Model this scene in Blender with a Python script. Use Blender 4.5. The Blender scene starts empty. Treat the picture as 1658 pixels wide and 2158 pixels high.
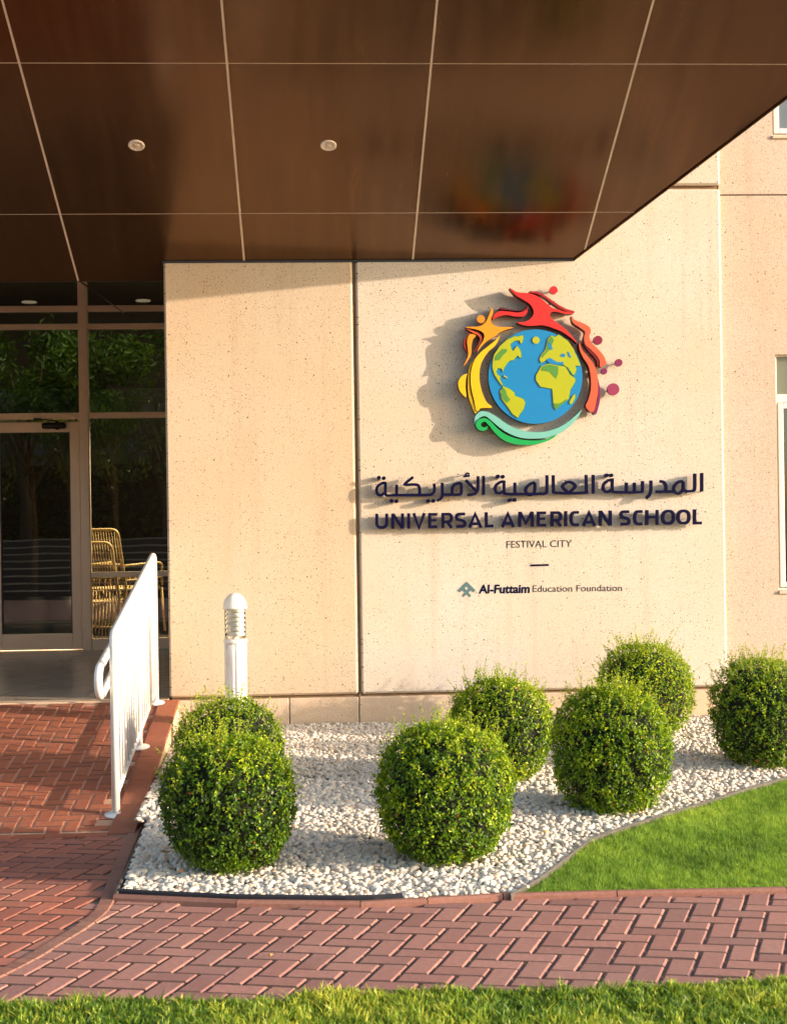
import bpy, math, random
import numpy as np
from mathutils import Vector, Matrix

random.seed(7)
rng = np.random.default_rng(7)
scene = bpy.context.scene
COL = scene.collection
PI = math.pi

# ------------------------------------------------------------------ camera
F = 3100.0                 # focal length in photograph pixels (1658 x 2158)
EYE = 1.606
D = 10.34                  # distance to the sign wall
YAW = math.atan(0.0532)
ROLL = 0.0148
right0 = Vector((math.cos(YAW), -math.sin(YAW), 0))
fwd = Vector((math.sin(YAW), math.cos(YAW), 0))
up0 = Vector((0, 0, 1))
camR = right0*math.cos(ROLL) - up0*math.sin(ROLL)
camU = right0*math.sin(ROLL) + up0*math.cos(ROLL)
cam_data = bpy.data.cameras.new('camera')
cam = bpy.data.objects.new('camera', cam_data)
COL.objects.link(cam)
m3 = Matrix((camR, camU, -fwd)).transposed()
cam.matrix_world = Matrix.Translation((0, 0, EYE)) @ m3.to_4x4()
cam_data.sensor_fit = 'VERTICAL'
cam_data.sensor_height = 36.0
cam_data.lens = F/2158.0*36.0
cam_data.shift_y = 21.0/2158.0
cam_data.dof.use_dof = True
cam_data.dof.focus_distance = 9.6
cam_data.dof.aperture_fstop = 7.0
cam_data.clip_start = 0.05
cam_data.clip_end = 3000
scene.camera = cam

# ------------------------------------------------------------------ light
SUN_TO = Vector((2.97, -1.0, 0.668)).normalized()
SUN_EL = math.asin(SUN_TO.z)
SUN_AZ = math.atan2(SUN_TO.x, SUN_TO.y)
world = bpy.data.worlds.new('World')
scene.world = world
world.use_nodes = True
wn = world.node_tree
bg = wn.nodes['Background']
sky = wn.nodes.new('ShaderNodeTexSky')
sky.sky_type = 'NISHITA'
sky.sun_disc = False
sky.sun_elevation = SUN_EL
sky.sun_rotation = SUN_AZ
sky.air_density = 1.0
sky.dust_density = 2.0
bg.inputs['Strength'].default_value = 0.15
wn.links.new(sky.outputs[0], bg.inputs['Color'])
sun_d = bpy.data.lights.new('sun', 'SUN')
sun_d.energy = 2.6
sun_d.angle = math.radians(0.5)
sun_d.color = (1.0, 0.775, 0.575)
sun = bpy.data.objects.new('sun', sun_d)
COL.objects.link(sun)
sun.rotation_euler = (-SUN_TO).to_track_quat('-Z', 'Y').to_euler()
sun.location = SUN_TO*30
scene.view_settings.view_transform = 'Standard'
scene.view_settings.look = 'None'
scene.view_settings.exposure = 1.66
scene.view_settings.gamma = 1.0
scene.view_settings.use_curve_mapping = False
scene.render.engine = 'CYCLES'
scene.cycles.max_bounces = 8

# ------------------------------------------------------------------ measuring: a point of a real plane from where it is seen in the photograph
def ray(px, py):
    a = px-829.0; b = -(py-1100.0)
    return (fwd + camR*(a/F) + camU*(b/F))
def on_wall(px, py, off=0.0):
    d = ray(px, py); t = (D-off)/d.y
    return Vector((d.x*t, d.y*t, EYE+d.z*t))
def on_z(px, py, z=0.0):
    d = ray(px, py); t = (z-EYE)/d.z
    return Vector((d.x*t, d.y*t, z))
def bed_z(x, y):
    t = min(1.0, max(0.0, (y-6.3)/(D-6.3)))
    return 0.01+0.18*t
def on_bed(px, py):
    z = 0.05
    for _ in range(12):
        p = on_z(px, py, z); z = bed_z(p.x, p.y)
    return p
RAMP_M = 0.148
LAND_Z = 0.387
RAMP_Y0 = D-LAND_Z/RAMP_M
def on_ramp(px, py):
    d = ray(px, py)
    # z = LAND_Z - m (D - y)
    t = (LAND_Z-RAMP_M*D-EYE)/(d.z-RAMP_M*d.y)
    return Vector((d.x*t, d.y*t, EYE+d.z*t))
SOF_M = 0.455
SOF_Z = on_wall(760, 549).z
def sof_z(y): return SOF_Z+SOF_M*(D-y)
def on_soffit(px, py):
    d = ray(px, py)
    t = (SOF_Z+SOF_M*D-EYE)/(d.z+SOF_M*d.y)
    return Vector((d.x*t, d.y*t, EYE+d.z*t))
GY = 14.68
def on_glass(px, py):
    d = ray(px, py); t = GY/d.y
    return Vector((d.x*t, d.y*t, EYE+d.z*t))

# ------------------------------------------------------------------ object helpers
def tag(o, label=None, cat=None, group=None, kind=None):
    if label: o['label'] = label
    if cat: o['category'] = cat
    if group: o['group'] = group
    if kind: o['kind'] = kind
    return o
def link(o, parent=None):
    COL.objects.link(o)
    if parent is not None: o.parent = parent
    return o
def empty(name, loc=(0, 0, 0)):
    o = bpy.data.objects.new(name, None); o.location = loc; o.empty_display_size = 0.1
    return link(o)
def local(parent, p):
    # parents are unrotated Empties, so world minus location
    return Vector(p)-(parent.location if parent is not None else Vector())
class MB:
    def __init__(s): s.v = []; s.f = []; s.sm = []
    def poly(s, pts, faces, smooth=False):
        n = len(s.v); s.v += [tuple(p) for p in pts]
        for f in faces:
            s.f.append(tuple(n+i for i in f)); s.sm.append(smooth)
        return s
    def box(s, a, b, ch=0.0):
        x0, y0, z0 = a; x1, y1, z1 = b
        if x0 > x1: x0, x1 = x1, x0
        if y0 > y1: y0, y1 = y1, y0
        if z0 > z1: z0, z1 = z1, z0
        if ch <= 0:
            P = [(x0,y0,z0),(x1,y0,z0),(x1,y1,z0),(x0,y1,z0),(x0,y0,z1),(x1,y0,z1),(x1,y1,z1),(x0,y1,z1)]
            return s.poly(P, [(0,3,2,1),(4,5,6,7),(0,1,5,4),(1,2,6,5),(2,3,7,6),(3,0,4,7)])
        # chamfered box: three inset versions of each corner
        c = ch; P = []; idx = {}
        for i, x in enumerate((x0, x1)):
            for j, y in enumerate((y0, y1)):
                for k, z in enumerate((z0, z1)):
                    sx, sy, sz = (1, -1)[i]*c, (1, -1)[j]*c, (1, -1)[k]*c
                    idx[(i,j,k)] = len(P)
                    P += [(x, y+sy, z+sz), (x+sx, y, z+sz), (x+sx, y+sy, z)]
        g = lambda i, j, k, a: idx[(i,j,k)]+a
        Fs = [(g(0,0,0,0),g(0,0,1,0),g(0,1,1,0),g(0,1,0,0)), (g(1,0,0,0),g(1,1,0,0),g(1,1,1,0),g(1,0,1,0)),
              (g(0,0,0,1),g(1,0,0,1),g(1,0,1,1),g(0,0,1,1)), (g(0,1,0,1),g(0,1,1,1),g(1,1,1,1),g(1,1,0,1)),
              (g(0,0,0,2),g(0,1,0,2),g(1,1,0,2),g(1,0,0,2)), (g(0,0,1,2),g(1,0,1,2),g(1,1,1,2),g(0,1,1,2))]
        for j in (0,1):
            for k in (0,1): Fs.append((g(0,j,k,1),g(1,j,k,1),g(1,j,k,2),g(0,j,k,2)))
        for i in (0,1):
            for k in (0,1): Fs.append((g(i,0,k,0),g(i,1,k,0),g(i,1,k,2),g(i,0,k,2)))
        for i in (0,1):
            for j in (0,1): Fs.append((g(i,j,0,0),g(i,j,1,0),g(i,j,1,1),g(i,j,0,1)))
        for i in (0,1):
            for j in (0,1):
                for k in (0,1): Fs.append((g(i,j,k,0),g(i,j,k,1),g(i,j,k,2)))
        return s.poly(P, Fs)
    def tube(s, pts, r, n=12, closed=False, caps=True):
        pts = [Vector(p) for p in pts]; N = len(pts); rings = []
        rr = r if isinstance(r, (list, tuple)) else [r]*N
        prev = None
        for i, p in enumerate(pts):
            if closed: t = (pts[(i+1) % N]-pts[i-1])
            else: t = pts[min(i+1, N-1)]-pts[max(i-1, 0)]
            t.normalize()
            if prev is None:
                a = Vector((0,0,1)) if abs(t.z) < .9 else Vector((1,0,0))
                u = t.cross(a).normalized()
            else:
                u = (prev-t*prev.dot(t)).normalized()
            prev = u; w = t.cross(u)
            rings.append([p+(u*math.cos(2*PI*k/n)+w*math.sin(2*PI*k/n))*rr[i] for k in range(n)])
        base = len(s.v); s.v += [tuple(q) for R in rings for q in R]
        M = N if closed else N-1
        for i in range(M):
            j = (i+1) % N
            for k in range(n):
                l = (k+1) % n
                s.f.append((base+i*n+k, base+i*n+l, base+j*n+l, base+j*n+k)); s.sm.append(True)
        if caps and not closed:
            s.f.append(tuple(base+k for k in reversed(range(n)))); s.sm.append(False)
            s.f.append(tuple(base+(N-1)*n+k for k in range(n))); s.sm.append(False)
        return s
    def lathe(s, c, prof, n=24, mod=None):
        # prof: list of (r, z) from bottom to top
        base = len(s.v); cx, cy, cz = c
        for r, z in prof:
            for k in range(n):
                a = 2*PI*k/n; q = r*(mod(a, z) if mod else 1.0)
                s.v.append((cx+q*math.cos(a), cy+q*math.sin(a), cz+z))
        for i in range(len(prof)-1):
            for k in range(n):
                l = (k+1) % n
                s.f.append((base+i*n+k, base+i*n+l, base+(i+1)*n+l, base+(i+1)*n+k)); s.sm.append(True)
        s.f.append(tuple(base+k for k in reversed(range(n)))); s.sm.append(False)
        e = base+(len(prof)-1)*n
        s.f.append(tuple(e+k for k in range(n))); s.sm.append(False)
        return s
    def mesh(s, name, mat, off=Vector((0,0,0))):
        me = bpy.data.meshes.new(name)
        me.from_pydata([(x-off[0], y-off[1], z-off[2]) for x, y, z in s.v], [], s.f)
        me.polygons.foreach_set('use_smooth', s.sm)
        me.materials.append(mat); me.update()
        return me
    def build(s, name, mat, parent=None):
        off = parent.matrix_world.translation if parent is None else world_off(parent)
        return link(bpy.data.objects.new(name, s.mesh(name, mat, off)), parent)
def world_off(p):
    v = Vector((0,0,0))
    while p is not None:
        v += p.location; p = p.parent
    return v
def _b(s, name, mat, parent=None):
    off = world_off(parent) if parent is not None else Vector((0,0,0))
    return link(bpy.data.objects.new(name, s.mesh(name, mat, off)), parent)
MB.build = _b
def fix_normals(o):
    import bmesh
    bm = bmesh.new(); bm.from_mesh(o.data)
    bmesh.ops.recalc_face_normals(bm, faces=bm.faces)
    bm.to_mesh(o.data); bm.free(); return o

def np_mesh(name, V, T, mat, parent=None, smooth=False, tint=None, off=None):
    me = bpy.data.meshes.new(name)
    V = np.asarray(V, dtype=np.float32); T = np.asarray(T, dtype=np.int32)
    k = T.shape[1]
    me.vertices.add(len(V)); me.vertices.foreach_set('co', V.ravel())
    me.loops.add(T.size); me.loops.foreach_set('vertex_index', T.ravel())
    me.polygons.add(len(T)); me.polygons.foreach_set('loop_start', np.arange(0, T.size, k, dtype=np.int32))
    me.polygons.foreach_set('use_smooth', np.full(len(T), smooth))
    if tint is not None:
        at = me.attributes.new('tint', 'FLOAT', 'POINT'); at.data.foreach_set('value', np.asarray(tint, dtype=np.float32))
    me.update(calc_edges=True); me.validate()
    me.materials.append(mat)
    return link(bpy.data.objects.new(name, me), parent)

# ------------------------------------------------------------------ materials
def new_mat(name):
    m = bpy.data.materials.new(name); m.use_nodes = True
    nt = m.node_tree; b = nt.nodes['Principled BSDF']
    return m, nt, b
def N(nt, t, **kw):
    n = nt.nodes.new(t)
    for k, v in kw.items():
        if k in n.inputs.keys(): n.inputs[k].default_value = v
        else: setattr(n, k, v)
    return n
def ramp(nt, src, stops):
    r = nt.nodes.new('ShaderNodeValToRGB')
    el = r.color_ramp.elements
    while len(el) < len(stops): el.new(0.5)
    for e, (p, c) in zip(el, stops):
        e.position = p; e.color = (*c, 1) if len(c) == 3 else c
    nt.links.new(src, r.inputs[0]); return r
def mixc(nt, fac, a, b, mode='MIX'):
    m = nt.nodes.new('ShaderNodeMix'); m.data_type = 'RGBA'; m.blend_type = mode
    def put(sock, v):
        if hasattr(v, 'default_value') or isinstance(v, bpy.types.NodeSocket): nt.links.new(v, sock)
        elif isinstance(v, (int, float)): sock.default_value = v
        else: sock.default_value = (*v, 1) if len(v) == 3 else v
    put(m.inputs[0], fac); put(m.inputs[6], a); put(m.inputs[7], b)
    return m.outputs[2]
def math_n(nt, op, a, b=None, clamp=False):
    m = nt.nodes.new('ShaderNodeMath'); m.operation = op; m.use_clamp = clamp
    for i, v in enumerate((a, b)):
        if v is None: continue
        if isinstance(v, (int, float)): m.inputs[i].default_value = v
        else: nt.links.new(v, m.inputs[i])
    return m.outputs[0]
def pos(nt, scale=(1,1,1)):
    g = nt.nodes.new('ShaderNodeNewGeometry')
    mp = nt.nodes.new('ShaderNodeMapping'); mp.inputs['Scale'].default_value = scale
    nt.links.new(g.outputs['Position'], mp.inputs['Vector']); return mp.outputs[0]
def noise(nt, vec, scale, detail=4, rough=.55):
    n = N(nt, 'ShaderNodeTexNoise'); n.inputs['Scale'].default_value = scale
    n.inputs['Detail'].default_value = detail; n.inputs['Roughness'].default_value = rough
    nt.links.new(vec, n.inputs['Vector']); return n.outputs['Fac']
def bump(nt, b, h, strength=.3, dist=.01):
    n = N(nt, 'ShaderNodeBump'); n.inputs['Strength'].default_value = strength; n.inputs['Distance'].default_value = dist
    nt.links.new(h, n.inputs['Height']); nt.links.new(n.outputs[0], b.inputs['Normal'])
def simple(name, col, rough=.5, metal=0.0, var=.12, scale=8, bmp=0.0, bscale=60, spec=.5):
    m, nt, b = new_mat(name)
    p = pos(nt)
    f = noise(nt, p, scale)
    c = mixc(nt, f, tuple(x*(1-var) for x in col), tuple(min(1, x*(1+var)) for x in col))
    nt.links.new(c, b.inputs['Base Color'])
    r = ramp(nt, noise(nt, p, scale*2.7), [(.3, (rough*.85,)*3), (.7, (min(1, rough*1.15),)*3)])
    nt.links.new(r.outputs[0], b.inputs['Roughness'])
    b.inputs['Metallic'].default_value = metal
    b.inputs['Specular IOR Level'].default_value = spec
    if bmp: bump(nt, b, noise(nt, p, bscale), bmp, .005)
    return m

def concrete(name, base, speck=.5, warm=(.9, .78, .62), seed=0, pink=0.0, coarse=0.0):
    m, nt, b = new_mat(name)
    p = pos(nt)
    big = noise(nt, p, .9+seed*.07, 3)
    med = noise(nt, p, 9, 5, .6)
    fine = noise(nt, p, 130, 3, .7)
    c = mixc(nt, ramp(nt, big, [(.35, (0,0,0)), (.68, (1,1,1))]).outputs[0], base, tuple(x*w for x, w in zip(base, (.99, .885, .75))))
    c = mixc(nt, ramp(nt, med, [(.4, (0,0,0)), (.75, (.35,)*3)]).outputs[0], c, tuple(x*.82 for x in base))
    # vertical rain streaks
    st = noise(nt, pos(nt, (7, 1, .35)), 1.6, 4, .6)
    c = mixc(nt, ramp(nt, st, [(.53, (0,0,0)), (.8, (.45,)*3)]).outputs[0], c, tuple(x*y for x, y in zip(base, (.72, .62, .5))))
    # fine aggregate
    c = mixc(nt, ramp(nt, fine, [(.42, (.50+coarse,)*3), (.56, (0,0,0))]).outputs[0], c, tuple(x*.62 for x in base))
    c = mixc(nt, ramp(nt, noise(nt, p, 210, 2, .6), [(.58, (0,0,0)), (.68, (.5,)*3)]).outputs[0], c, tuple(min(.95, x*1.3) for x in base))
    # dark air holes, scattered
    sx = nt.nodes.new('ShaderNodeSeparateXYZ'); nt.links.new(p, sx.inputs[0])
    cx = nt.nodes.new('ShaderNodeCombineXYZ'); nt.links.new(math_n(nt, 'ADD', sx.outputs[0], sx.outputs[1]), cx.inputs[0]); nt.links.new(sx.outputs[2], cx.inputs[1])
    cl_ = noise(nt, p, 2.3, 2)
    def pits(scale, thr, rnd):
        v = N(nt, 'ShaderNodeTexVoronoi'); v.voronoi_dimensions = '2D'; v.inputs['Scale'].default_value = scale
        nt.links.new(cx.outputs[0], v.inputs['Vector'])
        near = math_n(nt, 'LESS_THAN', v.outputs['Distance'], thr)
        sp = N(nt, 'ShaderNodeSeparateColor'); nt.links.new(v.outputs['Color'], sp.inputs[0])
        pick = math_n(nt, 'GREATER_THAN', math_n(nt, 'ADD', sp.outputs[0], math_n(nt, 'MULTIPLY', math_n(nt, 'SUBTRACT', cl_, .5), .7)), rnd)
        size = math_n(nt, 'LESS_THAN', v.outputs['Distance'], math_n(nt, 'MULTIPLY', sp.outputs[1], thr))
        return math_n(nt, 'MULTIPLY', math_n(nt, 'MULTIPLY', near, pick), size)
    h = math_n(nt, 'MAXIMUM', math_n(nt, 'MAXIMUM', pits(17, .095, 1.0-speck*.20), pits(39, .15, 1.03-speck*.24)), pits(80, .24, 1.04-speck*.26), True)
    c = mixc(nt, math_n(nt, 'MULTIPLY', h, .92), c, (.06, .045, .035))
    nt.links.new(c, b.inputs['Base Color'])
    b.inputs['Roughness'].default_value = .85
    b.inputs['Specular IOR Level'].default_value = .25
    hh = math_n(nt, 'SUBTRACT', math_n(nt, 'ADD', math_n(nt, 'MULTIPLY', fine, .35), math_n(nt, 'MULTIPLY', med, .3)), h)
    bump(nt, b, hh, .22+coarse*.5, .004)
    return m

def brick_mat(name, a, bcol, grime):
    m, nt, b = new_mat(name)
    oi = nt.nodes.new('ShaderNodeObjectInfo')
    p = pos(nt)
    c = mixc(nt, ramp(nt, oi.outputs['Random'], [(0, (0,0,0)), (1, (1,1,1))]).outputs[0], tuple(x*1.08 for x in a), tuple(x*.88 for x in bcol))
    big = noise(nt, p, 1.7, 4)
    c = mixc(nt, ramp(nt, big, [(.42, (0,0,0)), (.72, (.55,)*3)]).outputs[0], c, grime)
    f = noise(nt, p, 42, 5, .7)
    c = mixc(nt, ramp(nt, f, [(.35, (.45,)*3), (.6, (0,0,0))]).outputs[0], c, tuple(x*.55 for x in a))
    g = noise(nt, p, 260, 2, .7)
    c = mixc(nt, ramp(nt, g, [(.58, (0,0,0)), (.72, (.45,)*3)]).outputs[0], c, tuple(min(.8, x*1.7+.03) for x in a))
    nt.links.new(c, b.inputs['Base Color'])
    b.inputs['Roughness'].default_value = .78
    b.inputs['Specular IOR Level'].default_value = .35
    bump(nt, b, math_n(nt, 'ADD', f, math_n(nt, 'MULTIPLY', g, .4)), .35, .0035)
    return m

def leaf_mat(name, dark, light, new, trans=.35, gloss=.38):
    m, nt, b = new_mat(name)
    at = nt.nodes.new('ShaderNodeAttribute'); at.attribute_name = 'tint'
    r = ramp(nt, at.outputs['Fac'], [(0, dark), (.48, light), (.955, new), (.985, (.45, .16, .03))])
    nt.links.new(r.outputs[0], b.inputs['Base Color'])
    b.inputs['Roughness'].default_value = gloss
    b.inputs['Specular IOR Level'].default_value = .5
    tr = nt.nodes.new('ShaderNodeBsdfTranslucent')
    mx = mixc(nt, .6, r.outputs[0], (.35, .5, .02), 'MULTIPLY')
    nt.links.new(mixc(nt, .5, r.outputs[0], (.30, .40, .02)), tr.inputs['Color'])
    ms = nt.nodes.new('ShaderNodeMixShader'); ms.inputs[0].default_value = trans
    nt.links.new(b.outputs[0], ms.inputs[1]); nt.links.new(tr.outputs[0], ms.inputs[2])
    nt.links.new(ms.outputs[0], nt.nodes['Material Output'].inputs['Surface'])
    return m

def glass_mat(name, tint, refl=.10, rough=0.0):
    m, nt, b = new_mat(name)
    nt.nodes.remove(b)
    gl = nt.nodes.new('ShaderNodeBsdfGlossy'); gl.inputs['Roughness'].default_value = rough
    gl.inputs['Color'].default_value = (.9, .95, .95, 1)
    tr = nt.nodes.new('ShaderNodeBsdfTransparent'); tr.inputs['Color'].default_value = (*tint, 1)
    fr = nt.nodes.new('ShaderNodeFresnel'); fr.inputs['IOR'].default_value = 1.5
    # slightly wavy panes
    bp = nt.nodes.new('ShaderNodeBump'); bp.inputs['Strength'].default_value = .018; bp.inputs['Distance'].default_value = .02
    nt.links.new(noise(nt, pos(nt), 1.6, 1), bp.inputs['Height'])
    nt.links.new(bp.outputs[0], gl.inputs['Normal'])
    fac = math_n(nt, 'ADD', fr.outputs[0], refl, True)
    ms = nt.nodes.new('ShaderNodeMixShader')
    nt.links.new(fac, ms.inputs[0]); nt.links.new(tr.outputs[0], ms.inputs[1]); nt.links.new(gl.outputs[0], ms.inputs[2])
    nt.links.new(ms.outputs[0], nt.nodes['Material Output'].inputs['Surface'])
    return m

M = {}
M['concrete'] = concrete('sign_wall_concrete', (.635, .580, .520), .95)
M['concrete_a'] = concrete('canopy_bounce_concrete', (.600, .500, .390), .95)  # left panels: warm bounce light from the canopy put into the colour
M['concrete_r'] = concrete('facade_concrete', (.600, .490, .410), .8, seed=3, coarse=.25)
M['plinth'] = concrete('plinth_stone', (.64, .52, .405), .1, seed=5)
M['mortar'] = simple('recessed_joint', (.20, .13, .075), .9, var=.3, scale=20)
M['seal'] = simple('pale_sealant', (.85, .74, .60), .6, var=.15)
M['ramp_side'] = concrete('ramp_render', (.58, .46, .33), .1, seed=8)
M['brick_path'] = brick_mat('path_paver', (.38, .188, .155), (.275, .133, .118), (.33, .205, .18))
M['brick_fore'] = brick_mat('forecourt_paver', (.40, .145, .098), (.30, .108, .080), (.33, .185, .15))
M['brick_ramp'] = brick_mat('ramp_paver', (.38, .125, .066), (.31, .098, .058), (.30, .16, .11))
M['kerb'] = brick_mat('kerb_stone', (.30, .14, .105), (.25, .12, .095), (.28, .18, .14))
M['sand'] = simple('joint_dirt', (.105, .062, .050), .95, var=.35, scale=50, bmp=.3, bscale=200)
M['sand_p'] = simple('pale_joint_sand', (.22, .14, .115), .95, var=.3, scale=14, bmp=.5, bscale=150)
M['sand_r'] = simple('ramp_joint_sand', (.50, .30, .20), .95, var=.3, scale=14, bmp=.5, bscale=150)
M['white'] = simple('white_powder_coat', (.78, .76, .73), .32, var=.03, scale=20)
M['plastic_black'] = simple('black_edging', (.02, .022, .03), .45, var=.2)
M['edging'] = simple('weathered_grey_edging', (.075, .068, .06), .7, var=.35, scale=25, bmp=.2)
M['frame'] = simple('champagne_aluminium', (.80, .62, .46), .42, metal=.25, var=.06)
M['frame_w'] = simple('cream_window_frame', (.74, .70, .64), .4, var=.04)
M['dark'] = simple('dark_metal', (.03, .022, .018), .4, metal=.4)
M['soil'] = simple('soil', (.06, .045, .03), .95, var=.4, scale=30)
M['lobby'] = simple('lobby_wall', (.09, .07, .055), .7)
M['lobby_floor'] = simple('lobby_floor', (.16, .12, .09), .25)
M['glass'] = glass_mat('entrance_glass', (.42, .44, .42), .06)
M['glass_w'] = glass_mat('window_glass', (.25, .28, .30), .07)
M['wicker'] = simple('rattan_cord', (.56, .37, .15), .5, var=.2, scale=60)
M['clear'] = glass_mat('clear_acrylic', (.93, .93, .90), .01)
M['asphalt'] = simple('ground_earth', (.16, .13, .10), .95, var=.3, scale=3)

# brown composite panel
m, nt, b = new_mat('bronze_composite_panel')
p = pos(nt)
f = noise(nt, p, 1.3, 3)
oi = nt.nodes.new('ShaderNodeObjectInfo')
c = mixc(nt, f, (.098, .048, .018), (.132, .066, .026))
c = mixc(nt, math_n(nt, 'MULTIPLY', oi.outputs['Random'], .5), c, (.080, .036, .018))
stk = noise(nt, pos(nt, (9, .8, .8)), 1.4, 4, .6)
c = mixc(nt, ramp(nt, stk, [(.35, (0,0,0)), (.75, (.6,)*3)]).outputs[0], c, (.165, .082, .034))
nt.links.new(c, b.inputs['Base Color'])
r = ramp(nt, math_n(nt, 'ADD', math_n(nt, 'MULTIPLY', stk, .6), math_n(nt, 'MULTIPLY', noise(nt, p, 1.1, 3), .4)), [(.32, (.15,)*3), (.7, (.30,)*3)])
nt.links.new(r.outputs[0], b.inputs['Roughness'])
b.inputs['Metallic'].default_value = .7
b.inputs['Specular IOR Level'].default_value = .6
bump(nt, b, noise(nt, p, .8, 1), .08, .02)
M['soffit'] = m

# pebble stone
def pebble_mat(name, use_obj):
    m, nt, b = new_mat(name)
    if use_obj:
        oi = nt.nodes.new('ShaderNodeObjectInfo'); src = oi.outputs['Random']
    else:
        at = nt.nodes.new('ShaderNodeAttribute'); at.attribute_name = 'tint'; src = at.outputs['Fac']
    r = ramp(nt, src, [(0, (.44, .395, .33)), (.30, (.64, .575, .49)), (.80, (.76, .69, .585)), (.95, (.70, .55, .41)), (1, (.66, .44, .30))])
    f = noise(nt, pos(nt), 60, 4)
    c = mixc(nt, ramp(nt, f, [(.4, (0,0,0)), (.75, (.3,)*3)]).outputs[0], r.outputs[0], (.5, .46, .42))
    nt.links.new(c, b.inputs['Base Color'])
    b.inputs['Roughness'].default_value = .5
    b.inputs['Specular IOR Level'].default_value = .4
    return m
M['pebble'] = pebble_mat('white_pebble', False)
M['pebble_o'] = pebble_mat('white_pebble_single', True)

# marble like tile
m, nt, b = new_mat('pale_marble_tile')
p = pos(nt)
w = N(nt, 'ShaderNodeTexNoise'); w.inputs['Scale'].default_value = 1.4; w.inputs['Detail'].default_value = 6; w.inputs['Distortion'].default_value = 1.2
nt.links.new(p, w.inputs['Vector'])
c = mixc(nt, ramp(nt, w.outputs['Fac'], [(.47, (0,0,0)), (.5, (.5,)*3), (.53, (0,0,0))]).outputs[0], (.46, .40, .33), (.24, .18, .13))
c = mixc(nt, ramp(nt, noise(nt, p, 3), [(.3, (0,0,0)), (.8, (.5,)*3)]).outputs[0], c, (.40, .33, .26))
nt.links.new(c, b.inputs['Base Color'])
b.inputs['Roughness'].default_value = .22
M['tile'] = m

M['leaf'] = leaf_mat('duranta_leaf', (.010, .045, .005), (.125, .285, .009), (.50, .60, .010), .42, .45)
M['grass'] = leaf_mat('lawn_blade', (.060, .16, .025), (.21, .46, .05), (.50, .64, .09), .48, .6)
M['grass_f'] = leaf_mat('foreground_blade', (.050, .14, .018), (.22, .38, .04), (.55, .56, .07), .42, .5)
M['tree_leaf'] = leaf_mat('tree_leaf', (.02, .05, .008), (.05, .11, .015), (.10, .18, .02), .35, .45)
M['bark'] = simple('bark', (.11, .075, .05), .9, var=.3, scale=12, bmp=.5)
M['twig'] = simple('shoot_stem', (.16, .20, .04), .6)
M['lawn_base'] = simple('lawn_soil', (.045, .075, .018), .95, var=.4, scale=40)
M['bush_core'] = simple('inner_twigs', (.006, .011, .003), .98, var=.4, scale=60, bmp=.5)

# ================================================================== LARGE STRUCTURE
# ground sheet
g = MB().poly([(-60,-60,-.10),(60,-60,-.10),(60,60,-.10),(-60,60,-.10)], [(0,1,2,3)]).build('ground', M['asphalt'])
tag(g, 'sandy earth under and around the paving', kind='structure')

# sign wall
WXL = on_wall(351, 1000).x; WXR = on_wall(1524, 900).x
XJ0, XJ1 = on_wall(747, 900).x, on_wall(754, 900).x
ZJ = on_wall(1060, 1456).z        # groove above the plinth
ZJ1 = ZJ-.022
ZT = on_wall(760, 552).z
ZU = on_wall(1490, 398).z         # joint over the tall panels
TOPZ = 6.6
wall = empty('sign_wall', (0, D, 0))
tag(wall, 'tall speckled beige concrete wall carrying the school sign, over a low plinth', 'wall')
fix_normals(MB().box((WXL+.012, D+.035, -.1), (WXR-.012, D+.42, TOPZ-.02)).build('wall_core', M['mortar'], wall))
def panel(x0, x1, z0, z1, mat=M['concrete'], name='concrete_panel', y0=D, ch=.014, par=wall):
    return fix_normals(MB().box((x0, y0, z0), (x1, y0+.06, z1), ch).build(name, mat, par))
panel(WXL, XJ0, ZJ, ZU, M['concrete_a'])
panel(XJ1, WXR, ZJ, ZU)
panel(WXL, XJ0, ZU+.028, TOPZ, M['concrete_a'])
panel(XJ1, WXR, ZU+.028, TOPZ)
# left end face of the wall is clad too
fix_normals(MB().box((WXL-.001, D+.0605, ZJ), (WXL+.0115, D+.42, TOPZ), 0).build('concrete_panel', M['concrete'], wall))
xs = [WXL+.004, on_wall(610, 1500).x, on_wall(757, 1500).x, on_wall(1010, 1500).x, on_wall(1290, 1500).x, WXR-.004]
for a, b_ in zip(xs[:-1], xs[1:]):
    panel(a+.003, b_-.003, -.1, ZJ1, M['plinth'], 'plinth_stone', D+.004, .006)
# pale sealant bead inside the vertical joint, rusty drip stain block left out
fix_normals(MB().box((XJ0+.003, D+.022, ZJ1), (XJ1-.003, D+.034, ZU)).build('joint_seal', M['mortar'], wall))
# side wall of the recess
sw = MB().box((WXL+.02, D+.425, -.1), (WXL+.30, GY+3.8, 4.4)).build('recess_wall', M['concrete'])
tag(sw, 'plain concrete side wall inside the entrance recess behind the sign wall', 'wall'); fix_normals(sw)

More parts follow.
